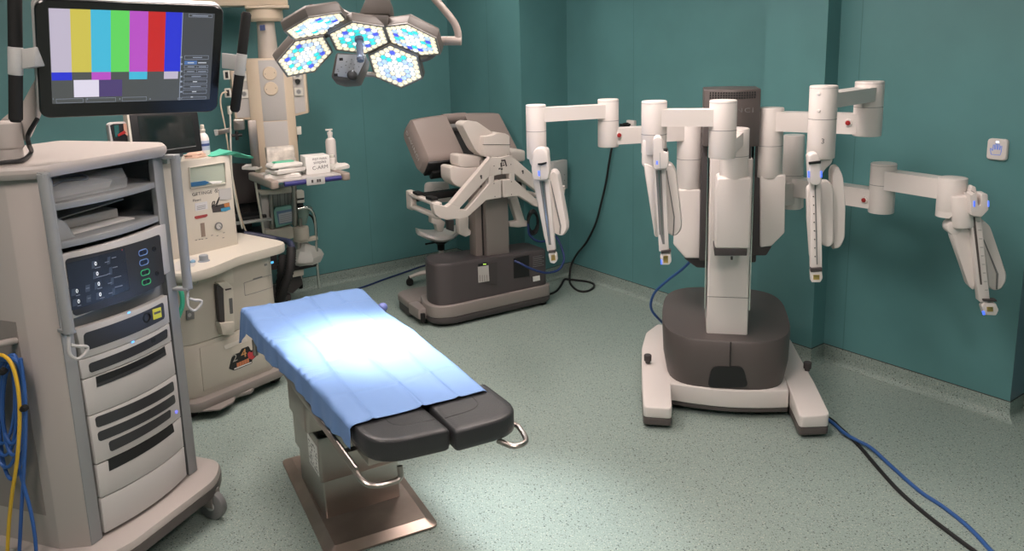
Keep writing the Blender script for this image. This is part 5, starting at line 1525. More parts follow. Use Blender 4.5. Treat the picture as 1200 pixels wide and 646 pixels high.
# main shaft: eight sided with cream edges, grey front panel
pl = [(xm - hw, -.12), (xm + hw, -.12), (xm + hw + .05, -.08), (xm + hw + .05, .12), (xm - hw - .075, .12), (xm - hw - .075, -.08)]
zlow = 1.10
mb = MB(); mb.prism([(*p, zlow) for p in pl], (0, 0, zt - zlow)); sh = mb.build('shaft', M['pend'], pn, bevel=.006)
mb = MB(); mb.box(xm - hw + .012, xm + hw - .012, -.1225, -.1195, zz(320, 141.5, -.12), zt - .015); fp1 = mb.build('front_panel', M['pendgrey'], sh, bevel=.001)
mb = MB(); mb.box(xm - hw + .012, xm + hw - .012, -.1225, -.1195, zb - .06, zz(320, 142.5, -.12)); mb.build('front_panel', M['pendgrey'], sh, bevel=.001)
for py in (86, 104):
    c0 = PN.y(316.2 + (py - 86) * .08, py, -.1225); r = 8.0 / F * 5.65
    mb = MB(); mb.lathe(c0, (0, -1, 0), [(r, 0), (r, .006), (r - .004, .009)], 28); cv = mb.build('round_cover', M['pend'], fp1)
    for s in (-1, 1):
        mb = MB(); mb.cyl(c0 + (s * r * .65, -.0085, .004 * s), c0 + (s * r * .65, -.010, .004 * s), .003, n=8); mb.build('screw', M['dark'], cv)
# right and left socket boxes
rb = MB(); x0, x1 = xm + hw + .03, xx(361, 100, -.03)
z0, z1 = zz(352, 136, -.03), zz(352, 76, -.03)
rb.prism([(x0, -.06, z0), (x1 - .012, -.04, z0 + .02), (x1, .08, z0 + .02), (x0, .08, z0)], (0, 0, z1 - z0)); rbo = rb.build('socket_box', M['pend'], pn, bevel=.004)
mb = MB(); mb.prism([(x0 + .012, -.0615, z0 + .02), (x1 - .03, -.0475, z0 + .035), (x1 - .03, -.046, z0 + .035), (x0 + .012, -.06, z0 + .02)], (0, 0, z1 - z0 - .03)); mb.build('socket_panel', M['pendgrey'], rbo)


def socket(px, py, y, parent, s=.03):
    c0 = PN.y(px, py, y)
    mb = MB(); mb.prism([(x, c0[1], z) for x, z in rrect(c0[0] - s, c0[0] + s, c0[2] - s, c0[2] + s, .006)], (0, -.006, 0)); f_ = mb.build('socket_frame', M['white2'], parent, bevel=.002)
    mb = MB(); mb.lathe(c0 + (0, -.0055, 0), (0, -1, 0), [(s * .66, 0), (s * .66, .002), (s * .5, .0022)], 18); sc = mb.build('socket_rim', M['grey'], f_)
    mb = MB(); mb.cyl(c0 + (0, -.0075, 0), c0 + (0, -.0082, 0), s * .48, n=18); mb.build('socket_well', M['midgrey'], f_)


socket(350, 107.5, -.066, rbo); socket(348.5, 88, -.066, rbo)
c0 = PN.y(348.8, 95.3, -.06); mb = MB(); mb.lathe(c0, (0, -1, 0), [(.018, 0), (.018, .02), (.012, .03)], 16); mb.build('gas_plug', M['black'], rbo)
x0, x1 = xx(269.5, 110, -.03), xm - hw - .06
z0, z1 = zz(280, 141, -.03), zz(280, 84, -.03)
mb = MB(); mb.prism([(x0, .06, z0 + .01), (x0 + .02, -.05, z0 + .01), (x1, -.06, z0), (x1, .08, z0)], (0, 0, z1 - z0)); lbo = mb.build('socket_box', M['pend'], pn, bevel=.004)
mb = MB(); mb.prism([(x0 + .035, -.056, z0 + .02), (x1 - .01, -.0625, z0 + .02), (x1 - .01, -.058, z0 + .02), (x0 + .035, -.05, z0 + .02)], (0, 0, z1 - z0 - .03)); mb.build('socket_panel', M['pendgrey'], lbo)
socket(286, 110, -.066, lbo); socket(285, 90, -.066, lbo)
for px_, py_ in ((266, 88), (267.5, 109)):
    c0 = PN.y(px_, py_, -.05); mb = MB(); mb.box(c0[0] - .025, c0[0] + .02, c0[1], c0[1] + .06, c0[2] - .032, c0[2] + .032); o_ = mb.build('side_socket', M['white2'], lbo, bevel=.004)
    mb = MB(); mb.box(c0[0] - .012, c0[0] + .008, c0[1] - .002, c0[1] + .01, c0[2] - .022, c0[2] + .022); mb.build('socket_well', M['black'], o_)
# plugs and white flexes
mb = MB(); pts = [PN.y(266, 108, -.09), PN.y(260, 110, -.11), PN.y(258.5, 122, -.11), PN.y(263, 145, -.11), PN.y(267, 170, -.11), PN.y(272, 205, -.11), PN.y(281, 250, -.11), PN.y(290, 276, -.08)]
mb.tube(pts, .006, 8, 6); mb.build('flex', M['pend'], pn)
mb = MB(); pts = [PN.y(269.5, 131, -.085), PN.y(270.3, 150, -.12), PN.y(270.5, 175, -.13), PN.y(272, 205, -.13), PN.y(276, 235, -.13), PN.y(284, 268, -.10)]
mb.tube(pts, .006, 8, 6); c0 = PN.y(269, 129, -.08); mb.rcyl(c0 + (0, 0, .03), c0 + (0, 0, -.03), .016, .004); mb.build('flex', M['white2'], pn)
# plug box at the right with short lead
o_ = pslab([(343, 149.5), (353, 148.5), (353.5, 157.5), (343, 158.5)], -.03, .05, M['white2'], pn, 'plug_box', bev=.004)
mb = MB(); mb.tube([PN.y(348.5, 158, -.01), PN.y(348, 166, -.02), PN.y(346, 176, 0.0), PN.y(344, 188, .02)], .007, 8, 5); mb.build('plug_lead', M['black'], o_)
# rail clamp and grey rail at the left
pslab([(290, 141), (300, 141), (305, 196), (295, 196)], -.135, .03, M['steel'], pn, 'equipment_rail', bev=.002)
ckp = pslab([(273, 140), (286, 140), (287, 152), (274, 153)], -.13, .06, M['steel'], pn, 'clamp_block', rnd=.01, bev=.006)
pslab([(252, 153), (270, 149.5), (270, 155), (254, 159)], -.12, .012, M['steel'], ckp, 'clamp_bar', bev=.003)
pslab([(250.5, 152.5), (255, 152), (256, 158.5), (252, 159.5)], -.13, .03, M['grey'], ckp, 'bar_end', bev=.002)
c0 = PN.y(277.5, 158.5, -.12); mb = MB()
for k in range(4):
    a = k * math.pi / 2; mb.cyl(c0, c0 + (.036 * math.cos(a), .02 * math.sin(a), 0), .010, .012, n=10)
mb.cyl(c0 + (0, 0, .03), c0 + (0, 0, -.035), .012, n=12); mb.build('star_knob', M['black'], ckp)
# round neck, flange and boom
c0 = PN.y(308, 67, 0); r0 = 11.5 / F * 5.75; c1 = PN.y(306.5, 24, 0); r1 = 9.8 / F * 5.75
mb = MB(); mb.loft([mb.ring((xm - .01, 0, zt - .002), (0, 0, 1), r0), mb.ring((xm - .01, 0, c1[2]), (0, 0, 1), r1)]); nk = mb.build('neck', mat('warm grey paint', (.52, .46, .40), .4), pn)
pslab([(304.2, 29.5), (310.5, 29), (311, 35.5), (304.7, 36)], -.128 + .02, .01, mat('navy sticker', (.02, .04, .14), .5), nk, 'sticker')
zf1 = zz(306, 7, -.05); zf0 = zz(306, 25, -.05)
mb = MB(); mb.lathe((xm - .01, 0, zf0), (0, 0, 1), [(.11, 0), (.125, .02), (.125, zf1 - zf0)], 32); mb.build('flange', M['pend'], pn)
mb = MB(); mb.rbox(xm - .14, xm + .16, -.14, .12, zf1 - .02, zf1, .02); mb.build('bearing_plate', M['pend'], pn, bevel=.004)
zb1 = zf1 + .16
mb = MB(); mb.box(xm - .85, xm + .155, -.11, .11, zf1, zb1); mb.build('boom', M['pend'], pn, bevel=.01)
mb = MB(); mb.cyl((xm - .75, 0, zb1), (xm - .75, 0, ZC), .10, n=28); mb.build('ceiling_tube', M['pend'], pn)
# tray
TRF = Fr(PN.o, 35.8)
zt_ = 1.155
A0 = ground(318, 214, zt_); A1 = ground(408, 203.5, zt_)
ta, tb = PN.l(A0), PN.l(A1)
td = (tb - ta)[:2]; tw = np.linalg.norm(td); td /= tw; tn = np.array([-td[1], td[0]])
TD = .50


def tp(u, v, z): q_ = ta[:2] + td * u + tn * v; return (q_[0], q_[1], z)


mb = MB(); mb.prism([tp(*q_, 0)[:2] + (zt_ - .012,) for q_ in ((.02, .02), (tw - .02, .02), (tw - .02, TD - .01), (.02, TD - .01))], (0, 0, .012)); tray = mb.build('tray', M['pendgrey'], pn, bevel=.002)
M['trayend'] = mat('warm grey tray end', (.30, .25, .215), .45)
for u0, u1 in ((-.01, .045), (tw - .045, tw + .01)):
    mb = MB(); mb.prism(roundpoly([np.array(tp(u0, -.02, zt_ - .045)), np.array(tp(u1, -.02, zt_ - .045)), np.array(tp(u1, TD, zt_ - .045)), np.array(tp(u0, TD, zt_ - .045))], .02, 4), (0, 0, .055)); mb.build('tray_end', M['trayend'], tray, bevel=.012, seg=3)
mb = MB(); mb.tube([tp(.08, -.015, zt_ - .02), tp(tw - .06, -.015, zt_ - .02)], .017, 12, 0); hd2 = mb.build('tray_handle', mat('navy handle', (.025, .025, .16), .45), tray)
mb = MB(); mb.prism([tp(tw * .42, -.036, zt_ - .045), tp(tw * .66, -.036, zt_ - .045), tp(tw * .66, -.036, zt_ + .01), tp(tw * .42, -.036, zt_ + .01)], (tn[0] * .02, tn[1] * .02, 0)); lp = mb.build('keypad', M['grey'], hd2, bevel=.004)
for f_ in (.48, .55, .58):
    mb = MB(); mb.prism([tp(tw * f_, -.0375, zt_ - .028), tp(tw * (f_ + .025), -.0375, zt_ - .028), tp(tw * (f_ + .025), -.0375, zt_ - .008), tp(tw * f_, -.0375, zt_ - .008)], (tn[0] * .002, tn[1] * .002, 0)); mb.build('key', M['dark'], lp)
mb = MB(); mb.box(xm - .10, xm + .08, -.3, -.02, zt_ - .045, zt_ - .012); mb.build('tray_bracket', M['pendgrey'], pn, bevel=.005)

# ---- things on the tray
def onpx(px, py, z=None):
    P = ground(px, py, zt_ if z is None else z); return P


def soft_pack(w, d, h, seed, m, name, parent, jag=.12):
    rr = random.Random(seed); n = 14
    base = rrect(-w / 2, w / 2, -d / 2, d / 2, .015, 3)
    mb = MB(); ls = []
    for k, (s, z) in enumerate(((.97, .001), (1.0, h * .35), (.97, h * .7), (.7, h), (.3, h * 1.02))):
        ls.append([(x * s * (1 + rr.uniform(-jag, jag) * .3), y * s * (1 + rr.uniform(-jag, jag) * .3), z * (1 + (rr.uniform(-.25, .25) if k > 0 else 0))) for x, y in base])
    mb.loft(ls); return mb.build(name, m, parent, ang=25)


M['pack'] = mat('paper pouch', (.66, .64, .60), .7)
packs = [((331, 207), .24, .16, .03, -10, 0, 'lowest sterile pouch with green contents at the front left of the tray'), ((335, 201), .23, .15, .032, 20, .033, 'white sterile pouch with green stripe lying on the lowest pouch'), ((333, 195), .22, .14, .03, 5, .068, 'topmost sterile pouch with green film on the tray'),
         ((300, 197), .16, .14, .03, 40, 0, 'crumpled white wrap hanging at the left end of the tray'), ((394, 198), .17, .12, .035, 30, 0, 'crumpled white tissue at the right end of the tray')]
for i, (pp_, w_, d_, h_, a_, dz, lab) in enumerate(packs):
    P = onpx(*pp_, zt_ + .003 + dz)
    # keep over the tray
    t = thing('sterile_pouch' if i < 3 else 'paper_wrap', lab, 'pouch' if i < 3 else 'paper', Fr((P[0], P[1], zt_ + .001 + dz), a_ + 30), 'sterile pouches on the tray' if i < 3 else None)
    soft_pack(w_, d_, h_, 20 + i, M['pack'], 'wrap', t)
    if i < 3:
        mb = MB(); mb.loft([[(x, y, h_ * .98 + .004) for x, y in rrect(-w_ * .36, w_ * .3, -d_ * .3, d_ * .22, .02, 3)], [(x * .9, y * .9, h_ * 1.0 + .010) for x, y in rrect(-w_ * .36, w_ * .3, -d_ * .3, d_ * .22, .02, 3)]])
        mb.build('green_film', mat('green film', (.08, .50, .30), .4), t)
P = PN.w((xm + .02, -.20, 0))
t = thing('clear_bag', 'upright clear packet leaning on the column above the pouches', 'packet', Fr((P[0], P[1], zt_ + .001), 28))
mb = MB(); rr = random.Random(9); ls = []
for k in range(7):
    z = .165 * k / 6; wv = .012 if k in (0, 6) else .03
    ls.append([(x * (1 + rr.uniform(-.03, .03)), y + .03 * k / 6 + rr.uniform(-.004, .004), z) for x, y in rrect(-.10, .10, -wv, wv, .01, 3)])
mb.loft(ls); mb.build('film', mat('milky packet', (.60, .56, .50), .35, noise=.25, nscale=18), t, ang=30)
P = onpx(371, 204, zt_)
t = thing('white_box', 'white cardboard box with handwritten words standing on the tray', 'box', Fr((P[0], P[1] + .03, zt_ + .001), 28))
bw = 29 / F * 5.35; bh = 21 / F * 5.4
mb = MB(); mb.box(-bw * .5, bw * .5, -.03, .13, 0, bh); bx_ = mb.build('carton', M['paper'], t, bevel=.003)
text('INST PARA', .021, (bw * .08, -.0305, bh * .84), (1, 0, 0), (0, 0, 1), M['print'], bx_, 'handwriting')
text('simples', .030, (bw * .08, -.0305, bh * .66), (1, 0, .04), (0, 0, 1), M['print'], bx_, 'handwriting')
text('C-ARM', .036, (bw * .08, -.0305, bh * .35), (1, 0, .05), (0, 0, 1), M['print'], bx_, 'handwriting')
P = onpx(377, 196, zt_)
t = thing('gel_bottle', 'white pump bottle standing behind the handwritten box', 'bottle', Fr((P[0] + .05, P[1] + .12, zt_ + .001), 20))
mb = MB(); r = .038; mb.lathe((0, 0, 0), (0, 0, 1), [(r * .92, 0), (r, .006), (r, .17), (r * .85, .19), (r * .45, .20), (r * .45, .225)], 22); bb = mb.build('body', M['white'], t)
mb = MB(); mb.lathe((0, 0, .222), (0, 0, 1), [(.02, 0), (.02, .02), (.008, .024), (.008, .035)], 16); mb.prism([(-.03, -.008, .254), (.02, -.008, .254), (.02, .008, .254), (-.03, .008, .254)], (0, 0, .012)); mb.build('pump', M['white'], t)
mb = MB(); mb.box(-.018, .018, -.0395, -.036, .06, .075); mb.build('label', M['midgrey'], bb)
P = onpx(388, 199, zt_)
t = thing('small_bottle', 'small white bottle right of the handwritten box', 'bottle', Fr((P[0] + .0, P[1] + .06, zt_ + .001), 0))
mb = MB(); mb.lathe((0, 0, 0), (0, 0, 1), [(.022, 0), (.022, .07), (.01, .08)], 16); mb.build('body', M['white'], t)
mb = MB(); mb.lathe((0, 0, .078), (0, 0, 1), [(.014, 0), (.014, .02), (.008, .022)], 14); mb.build('cap', M['white2'], t)

# ---- equipment trolley against the wall under the tray
_p = at_depth(352, 330, 6.02)
TR = Fr((_p[0], _p[1], 0), 30)
tr = thing('infusion_trolley', 'steel pole trolley with beige holder and small patient screen below the tray', 'trolley', TR)
Z9 = (4.78, (290, 210))


def tslab(pts, y, th, m, parent, name, rnd=0, bev=0.0):
    p = px_poly(TR, pts, y, *Z9); mb = MB(); mb.prism(roundpoly(p, rnd, 4) if rnd else p, (0, th, 0)); return mb.build(name, m, parent, bevel=bev, ang=30)


def tpole(pts, y, r, m, name, parent, sm=0):
    mb = MB(); mb.tube([TR.y(290 + x / 4.78, 210 + q_ / 4.78, y) for x, q_ in pts], r, 12, sm); return mb.build(name, m, parent, ang=60)


zg = TR.y(350, 330, 0)
tslab([(70, 80), (122, 80), (135, 300), (95, 300)], .02, .03, M['pendgrey'], tr, 'back_plate', bev=.003)
tslab([(138, 40), (250, 30), (262, 250), (150, 290)], .05, .04, M['grey'], tr, 'grey_panel', bev=.004)
for x0 in (165, 178, 205, 222):
    tslab([(x0, 50), (x0 + 3, 50), (x0 + 8, 160), (x0 + 5, 160)], .048, .004, M['midgrey'], tr, 'panel_groove')
tpole([(131, 75), (138, 285)], .0, .018, M['steel'], 'pole', tr)
tpole([(258, 20), (268, 262)], -.02, .022, M['steel'], 'pole', tr)
tpole([(283, 345), (288, 462)], -.02, .026, M['steel'], 'pole', tr)
tslab([(52, 62), (75, 88), (140, 88), (272, 74), (276, 50), (255, 45), (140, 62), (75, 62)], -.03, .05, M['cream'], tr, 'cross_clamp', bev=.006)
mnb = tslab([(145, 182), (160, 160), (250, 146), (258, 240), (235, 256), (160, 276)], -.015, .05, mat('sea green casing', (.16, .36, .32), .5), tr, 'patient_screen', rnd=.008, bev=.006)
tslab([(162, 182), (250, 166), (256, 240), (176, 256)], -.018, .005, mat('slate blue fascia', (.09, .16, .26), .4), mnb, 'fascia')
sc9 = tslab([(174, 196), (248, 180), (254, 236), (180, 250)], -.02, .004, mat('pale lcd', (.34, .38, .42), .4), mnb, 'lcd')
mb = MB()
for k in range(4):
    a = TR.y(290 + 184 / 4.78, 210 + (206 + 11 * k) / 4.78, -.021); b = TR.y(290 + 246 / 4.78, 210 + (193 + 11 * k) / 4.78, -.021); mb.tube([a, b], .0018, 6, 0)
mb.build('readout_line', M['midgrey'], sc9)
tslab([(100, 282), (150, 290), (255, 268), (262, 330), (215, 342), (100, 312)], -.06, .12, M['cream'], tr, 'beige_drawer', bev=.008)
mb = MB(); a = TR.y(290 + 297 / 4.78, 210 + 265 / 4.78, -.04); b = TR.y(290 + 299 / 4.78, 210 + 338 / 4.78, -.04); r = 45 / 4.78 / F * 6.0
mb.rcyl((a[0], a[1], b[2]), (a[0], a[1], a[2]), r, .01); hl = mb.build('round_holder', M['cream'], tr)
mb = MB(); mb.cyl((a[0], a[1], a[2] - .01), (a[0] + .005, a[1], a[2] + .06), .014); mb.build('holder_stem', M['steel'], hl)
mb = MB(); mb.loft([mb.ring((a[0] + .03, a[1] + .05, a[2] + .005), (0, 0, 1), .03, 16), mb.ring((a[0] + .04, a[1] + .05, a[2] + .13), (0.1, 0, 1), .06, 16)], True, False); mb.build('funnel', mat('pale mint plastic', (.35, .48, .42), .3, alpha=.7), hl)
tpole([(282, 168), (330, 160), (362, 178), (376, 215), (382, 262), (385, 330), (391, 480), (403, 612)], -.05, .011, M['chrome'], 'tube_frame', tr, 5)
tpole([(285, 180), (355, 205), (378, 250)], .0, .008, M['black'], 'strap', tr, 4)
tslab([(340, 330), (392, 316), (398, 340), (350, 350), (300, 360), (262, 350), (262, 340)], -.06, .04, M['cream'], tr, 'frame_clamp', bev=.005)
tslab([(40, 18), (50, 16), (100, 308), (88, 312)], -.04, .02, M['cream2'], tr, 'sloping_strut', bev=.002)
tslab([(225, 360), (262, 345), (272, 470), (300, 470), (305, 482), (238, 500)], -.01, .05, M['cream'], tr, 'lower_upright', bev=.004)
tslab([(232, 500), (320, 484), (385, 472), (388, 490), (320, 504), (234, 520)], -.09, .10, M['rubber'], tr, 'lower_shelf', bev=.005)
tslab([(228, 516), (316, 504), (316, 538), (228, 558)], -.06, .14, M['cream'], tr, 'bottom_box', bev=.004)
tslab([(200, 560), (300, 545), (310, 590), (255, 640), (200, 640)], .02, .2, M['dark'], tr, 'wheel_base', bev=.004)
gp = ground(351.5, 339.5, 0); gl = TR.l(gp)
mb = MB(); mb.rcyl((gl[0] - .016, gl[1], .055), (gl[0] + .016, gl[1], .055), .055, .006); wl = mb.build('caster', M['rubber'], tr)
mb = MB(); mb.rcyl((gl[0] - .02, gl[1], .055), (gl[0] + .02, gl[1], .055), .022, .004); mb.prism([(gl[0] - .02, gl[1] - .03, .1), (gl[0] + .02, gl[1] - .03, .1), (gl[0] + .02, gl[1] + .05, .1), (gl[0] - .02, gl[1] + .05, .1)], (0, 0, .06)); mb.build('hub', M['steel'], wl)
for dx, dy in ((-.25, .05), (-.24, .22)):
    mb = MB(); mb.rcyl((gl[0] + dx - .016, gl[1] + dy, .055), (gl[0] + dx + .016, gl[1] + dy, .055), .055, .006); mb.build('caster', M['rubber'], tr)
mb = MB(); mb.box(gl[0] - .27, gl[0] + .03, gl[1] - .02, gl[1] + .25, .10, .14); mb.build('base_frame', M['dark'], tr, bevel=.006)
# things on the trolley
P = TR.w(TR.y(290 + 330 / 4.78, 210 + 470 / 4.78, -.02)); sfz = TR.y(290 + 340 / 4.78, 210 + 480 / 4.78, -.03)[2] + .012
t = thing('plastic_bag', 'crumpled clear bag of tubing on the trolley lower shelf', 'bag', Fr((P[0], P[1], sfz), 30))
mb = MB(); rr = random.Random(8); ls = []
for k in range(7):
    s = (.9, 1.05, 1.0, .85, .7, .45, .15)[k]
    ls.append([(.13 * s * math.cos(a) * (1 + rr.uniform(-.15, .15)), .09 * s * math.sin(a) * (1 + rr.uniform(-.15, .15)), .165 * k / 6 + (.002 if k == 0 else rr.uniform(-.01, .01))) for a in np.linspace(0, 2 * math.pi, 15)[:-1]])
mb.loft(ls); mb.build('film', mat('milky film', (.62, .62, .58), .3, alpha=.75), t, ang=20)
P = TR.w(TR.y(290 + 297 / 4.78, 210 + 160 / 4.78, -.02)); pz = P[2]
t = thing('alarm_unit', 'small white box with black lens on the trolley side bracket', 'device', Fr((P[0], P[1], pz), 30))
hh = 100 / 4.78 / F * 6.0; ww = 44 / 4.78 / F * 6.0
mb = MB(); mb.box(-ww / 2, ww / 2, -.03, .05, hh * .58, hh); bo_ = mb.build('upper_case', M['white2'], t, bevel=.004)
mb = MB(); mb.box(-ww / 2, ww / 2, -.025, .05, hh * .3, hh * .5); mb.build('lower_case', M['white2'], t, bevel=.004)
mb = MB(); mb.box(-ww * .4, ww * .4, -.028, .04, hh * .48, hh * .6); mb.lathe((0, 0, .0), (0, 0, 1), [(ww * .35, 0), (ww * .42, hh * .12), (ww * .35, hh * .3)], 16); mb.build('lens', M['black'], t)
mb = MB(); a = TR.y(290 + 290 / 4.78, 210 + 166 / 4.78, .0); b = TR.y(290 + 364 / 4.78, 210 + 158 / 4.78, .0); mb.prism([a, b, b + (0, .10, 0), a + (0, .10, 0)], (0, 0, -.012)); mb.build('side_bracket', M['steel'], tr, bevel=.002)

# dark equipment rack with keyboard shelf between the column and the trolley
_p = at_depth(287, 260, 6.05)
RK = Fr((_p[0], _p[1], 0), 30)
rk = thing('computer_cart', 'dark computer cart with keyboard shelf half hidden behind the anaesthesia machine', 'computer cart', RK)


def rslab(pts, y, th, m, parent, name, bev=0.0):
    mb = MB(); mb.prism(px_poly(RK, pts, y), (0, th, 0)); return mb.build(name, m, parent, bevel=bev, ang=30)


rslab([(266, 192), (300, 192), (309, 236), (272, 240)], .0, .05, mat('brown black screen', (.05, .038, .038), .35), rk, 'screen_back', .006)
a = RK.y(268, 258, -.25); b = RK.y(318, 253, -.05)
kz = RK.y(290, 254, -.1)[2]
mb = MB(); mb.box(RK.y(268, 254, -.1)[0], RK.y(312, 254, -.1)[0], -.28, .10, kz - .018, kz); mb.build('shelf', M['grey'], rk, bevel=.004)
mb = MB(); mb.box(RK.y(270, 254, -.1)[0], RK.y(308, 254, -.1)[0], -.24, -.06, kz + .001, kz + .025); kb = mb.build('keyboard', M['black'], rk, bevel=.004)
rslab([(272, 238), (312, 236), (316, 250), (276, 252)], .04, .05, M['black'], rk, 'monitor_foot', .004)
mb = MB(); mb.box(-.06, .06, .04, .12, .1, RK.y(290, 195, 0)[2]); mb.build('upright', M['dark'], rk, bevel=.005)
mb = MB(); mb.box(-.30, .26, -.20, .14, .06, .11); mb.box(-.2, .2, -.1, .14, .3, .62); mb.build('base', M['dark'], rk, bevel=.01)
for x, y in ((-.26, -.16), (.22, -.16), (-.26, .1), (.22, .1)):
    mb = MB(); mb.rcyl((x - .015, y, .032), (x + .015, y, .032), .032, .005); mb.build('caster', M['rubber'], rk)
mb = MB(); mb.tube([RK.y(316, 250, -.05), RK.y(318, 262, -.1), RK.y(322, 272, -.12), RK.y(330, 280, -.1)], .006, 8, 5); mb.build('lead', M['blackcable'], rk)
# ================================================================ surgical light
LMC = np.array((-.662, 3.60, 2.035))
LF = Fr((LMC[0], LMC[1], 0), 0)
lm = thing('surgical_light', 'ceiling-hung surgical light with five hexagonal lamp heads above the operating table', 'surgical light', LF)
M['lamp_shell'] = mat('warm grey lamp shell', (.105, .094, .085), .45)
M['lamp_tube'] = mat('pinkish grey tube', (.30, .255, .23), .42)
M['lamp_rim'] = mat('pale rim', (.20, .19, .175), .4)
LED = [mat('warm led', (.9, .8, .6), .3, emit=(1.0, .84, .55), estr=1.05), mat('white led', (.9, .95, 1), .3, emit=(.88, .96, 1.0), estr=1.25), mat('cyan led', (.1, .7, .7), .3, emit=(.04, .70, .68), estr=.95), mat('blue led', (.1, .15, .8), .3, emit=(.09, .13, .85), estr=.8), mat('pale blue led', (.5, .65, .95), .3, emit=(.45, .62, 1.0), estr=.95)]
M['ledplate'] = mat('led backing', (.6, .62, .6), .3, emit=(.55, .6, .62), estr=.18)
mods = [((-.832, 3.6, 2.096), (.302, -.204, -.931), .409, .143, (371, 30)), ((-.90, 3.6, 1.968), (.488, -.483, -.727), .193, .129, (357.5, 66)), ((-.662, 3.6, 2.035), (.112, -.492, -.864), .735, .134, (421, 44.5)),
        ((-.422, 3.6, 2.022), (-.294, -.477, -.828), .092, .133, (483.5, 47)), ((-.503, 3.6, 1.904), (-.153, -.748, -.646), .464, .124, (464, 78))]
L0 = np.array([LMC[0], LMC[1], 0])
frames = []
for k, (c_, n_, rot, R_, cp) in enumerate(mods):
    dY = (3.46, 3.74, 3.60, 3.60, 3.74)[k]; R_ = R_ * dY / 3.6; c_ = at_depth(*cp, dY) - L0; n_ = np.array(n_); n_ /= np.linalg.norm(n_)
    e1 = np.cross([0, 0, 1.0], n_); e1 /= np.linalg.norm(e1); e2 = np.cross(n_, e1)
    frames.append((c_, n_, e1, e2, rot, R_))

    def hx(s, d, seg=1):
        v = [c_ + R_ * s * (math.cos(rot + math.pi / 3 * i) * e1 + math.sin(rot + math.pi / 3 * i) * e2) + n_ * d for i in range(6)]
        return v
    mb = MB(); mb.loft([hx(1.05, -.0), hx(1.07, -.004), hx(1.07, -.038), hx(1.0, -.05), hx(.7, -.056)]); hdm = mb.build('lamp_head', M['lamp_shell'], lm, bevel=.002, ang=20)
    mb = MB(); mb.loft([hx(1.06, -.002), hx(1.06, .004), hx(1.0, .005), hx(1.0, -.002)]); mb.build('rim', M['lamp_rim'], hdm, ang=20)
    mb = MB(); mb.loft([hx(1.0, -.002), hx(1.0, .001)]); mb.build('led_plate', M['ledplate'], hdm, smooth=False)
    mb = MB(); rr = random.Random(k + 1); p_ = R_ * .92 / 4.1 * 1.0
    for q_ in range(-4, 5):
        for r_ in range(-4, 5):
            s_ = -q_ - r_
            ring_n = max(abs(q_), abs(r_), abs(s_))
            if ring_n > 4: continue
            a = np.array([math.sqrt(3) * (q_ + r_ / 2.0), 1.5 * r_]) * (p_ * .56)
            a2 = np.array([a[0] * math.cos(rot) - a[1] * math.sin(rot), a[0] * math.sin(rot) + a[1] * math.cos(rot)])
            o = c_ + e1 * a2[0] + e2 * a2[1]
            if ring_n == 4: mi = 0
            elif ring_n == 3: mi = [4, 1, 2, 1, 3, 4][(q_ + 2 * r_ + k) % 6]
            elif ring_n == 2: mi = [1, 0, 4, 2][(q_ + r_ * 2 + k) % 4]
            else: mi = 1 if k != 2 else 2
            if k == 2 and ring_n in (2, 3): mi = [1, 2, 2, 1, 4, 3][(q_ * 2 + r_) % 6]
            mb.mi = mi; rl = p_ * .43
            mb.loft([mb.ring(o + n_ * .0012, n_, rl, 10), mb.ring(o + n_ * .004, n_, rl * .85, 10), mb.ring(o + n_ * .006, n_, rl * .4, 10)])
    mb.build('led_array', LED, hdm, ang=60)
# webs between the heads
c3 = frames[2][0]
for k in (0, 1, 3, 4):
    a = c3 - frames[2][1] * .07 + (0, .06, 0); b = frames[k][0] - frames[k][1] * .07
    mb = MB(); mb.tube([a, (a + b) / 2 + (0, .015, .02), b], .026, 10, 5); mb.build('link_arm', M['lamp_shell'], lm)
# control box below the centre head and pivot block on top
Zl = (5.875, (320, 0))


def lslab(pts, Y, th, m, parent, name, bev=.004, rnd=0, sc=Zl):
    p = [at_depth(sc[1][0] + x / sc[0], sc[1][1] + y / sc[0], Y) - L0 for x, y in pts]; mb = MB(); mb.prism(roundpoly(p, rnd, 4) if rnd else p, (0, th, -th * .35)); return mb.build(name, m, parent, bevel=bev, seg=2, ang=30)


cb = lslab([(432, 362), (640, 372), (636, 420), (580, 552), (470, 558), (398, 536)], 3.58, .09, M['lamp_shell'], lm, 'control_box', .005, .012)
fc = lslab([(445, 372), (636, 380), (630, 420), (572, 540), (420, 520)], 3.574, .004, mat('keypad grey', (.40, .42, .45), .4), cb, 'keypad', .001)
mb = MB()
for x, y in ((468, 408), (432, 516)):
    p = at_depth(320 + x / 5.875, y / 5.875, 3.572) - L0; mb.box(p[0] - .008, p[0] + .008, p[1], p[1] + .004, p[2] - .006, p[2] + .006)
mb.build('display', M['black'], fc)
mb = MB(); rr = random.Random(6)
for x, y in ((505, 425), (540, 410), (535, 440), (500, 450), (560, 445), (580, 425), (600, 430), (525, 465), (470, 462), (450, 490), (500, 500), (530, 500), (555, 470), (590, 460), (445, 478)):
    p = at_depth(320 + x / 5.875, y / 5.875, 3.572) - L0; mb.box(p[0] - .0025, p[0] + .0025, p[1], p[1] + .003, p[2] - .002, p[2] + .002)
mb.build('key', M['midgrey'], fc)
p = at_depth(320 + 548 / 5.875, 530 / 5.875, 3.57) - L0
mb = MB(); mb.rcyl(p + (0, -.02, .01), p + (0, .03, .0), .022, .005); mb.build('camera_lens', M['black'], cb)
top_ = lslab([(590, 95), (615, 40), (640, -20), (800, -20), (810, 40), (800, 95)], 3.62, .10, M['lamp_shell'], lm, 'pivot_block', .006)
lslab([(590, 118), (600, 92), (796, 104), (790, 180), (560, 160)], 3.545, .10, M['lamp_shell'], lm, 'collar', .006)
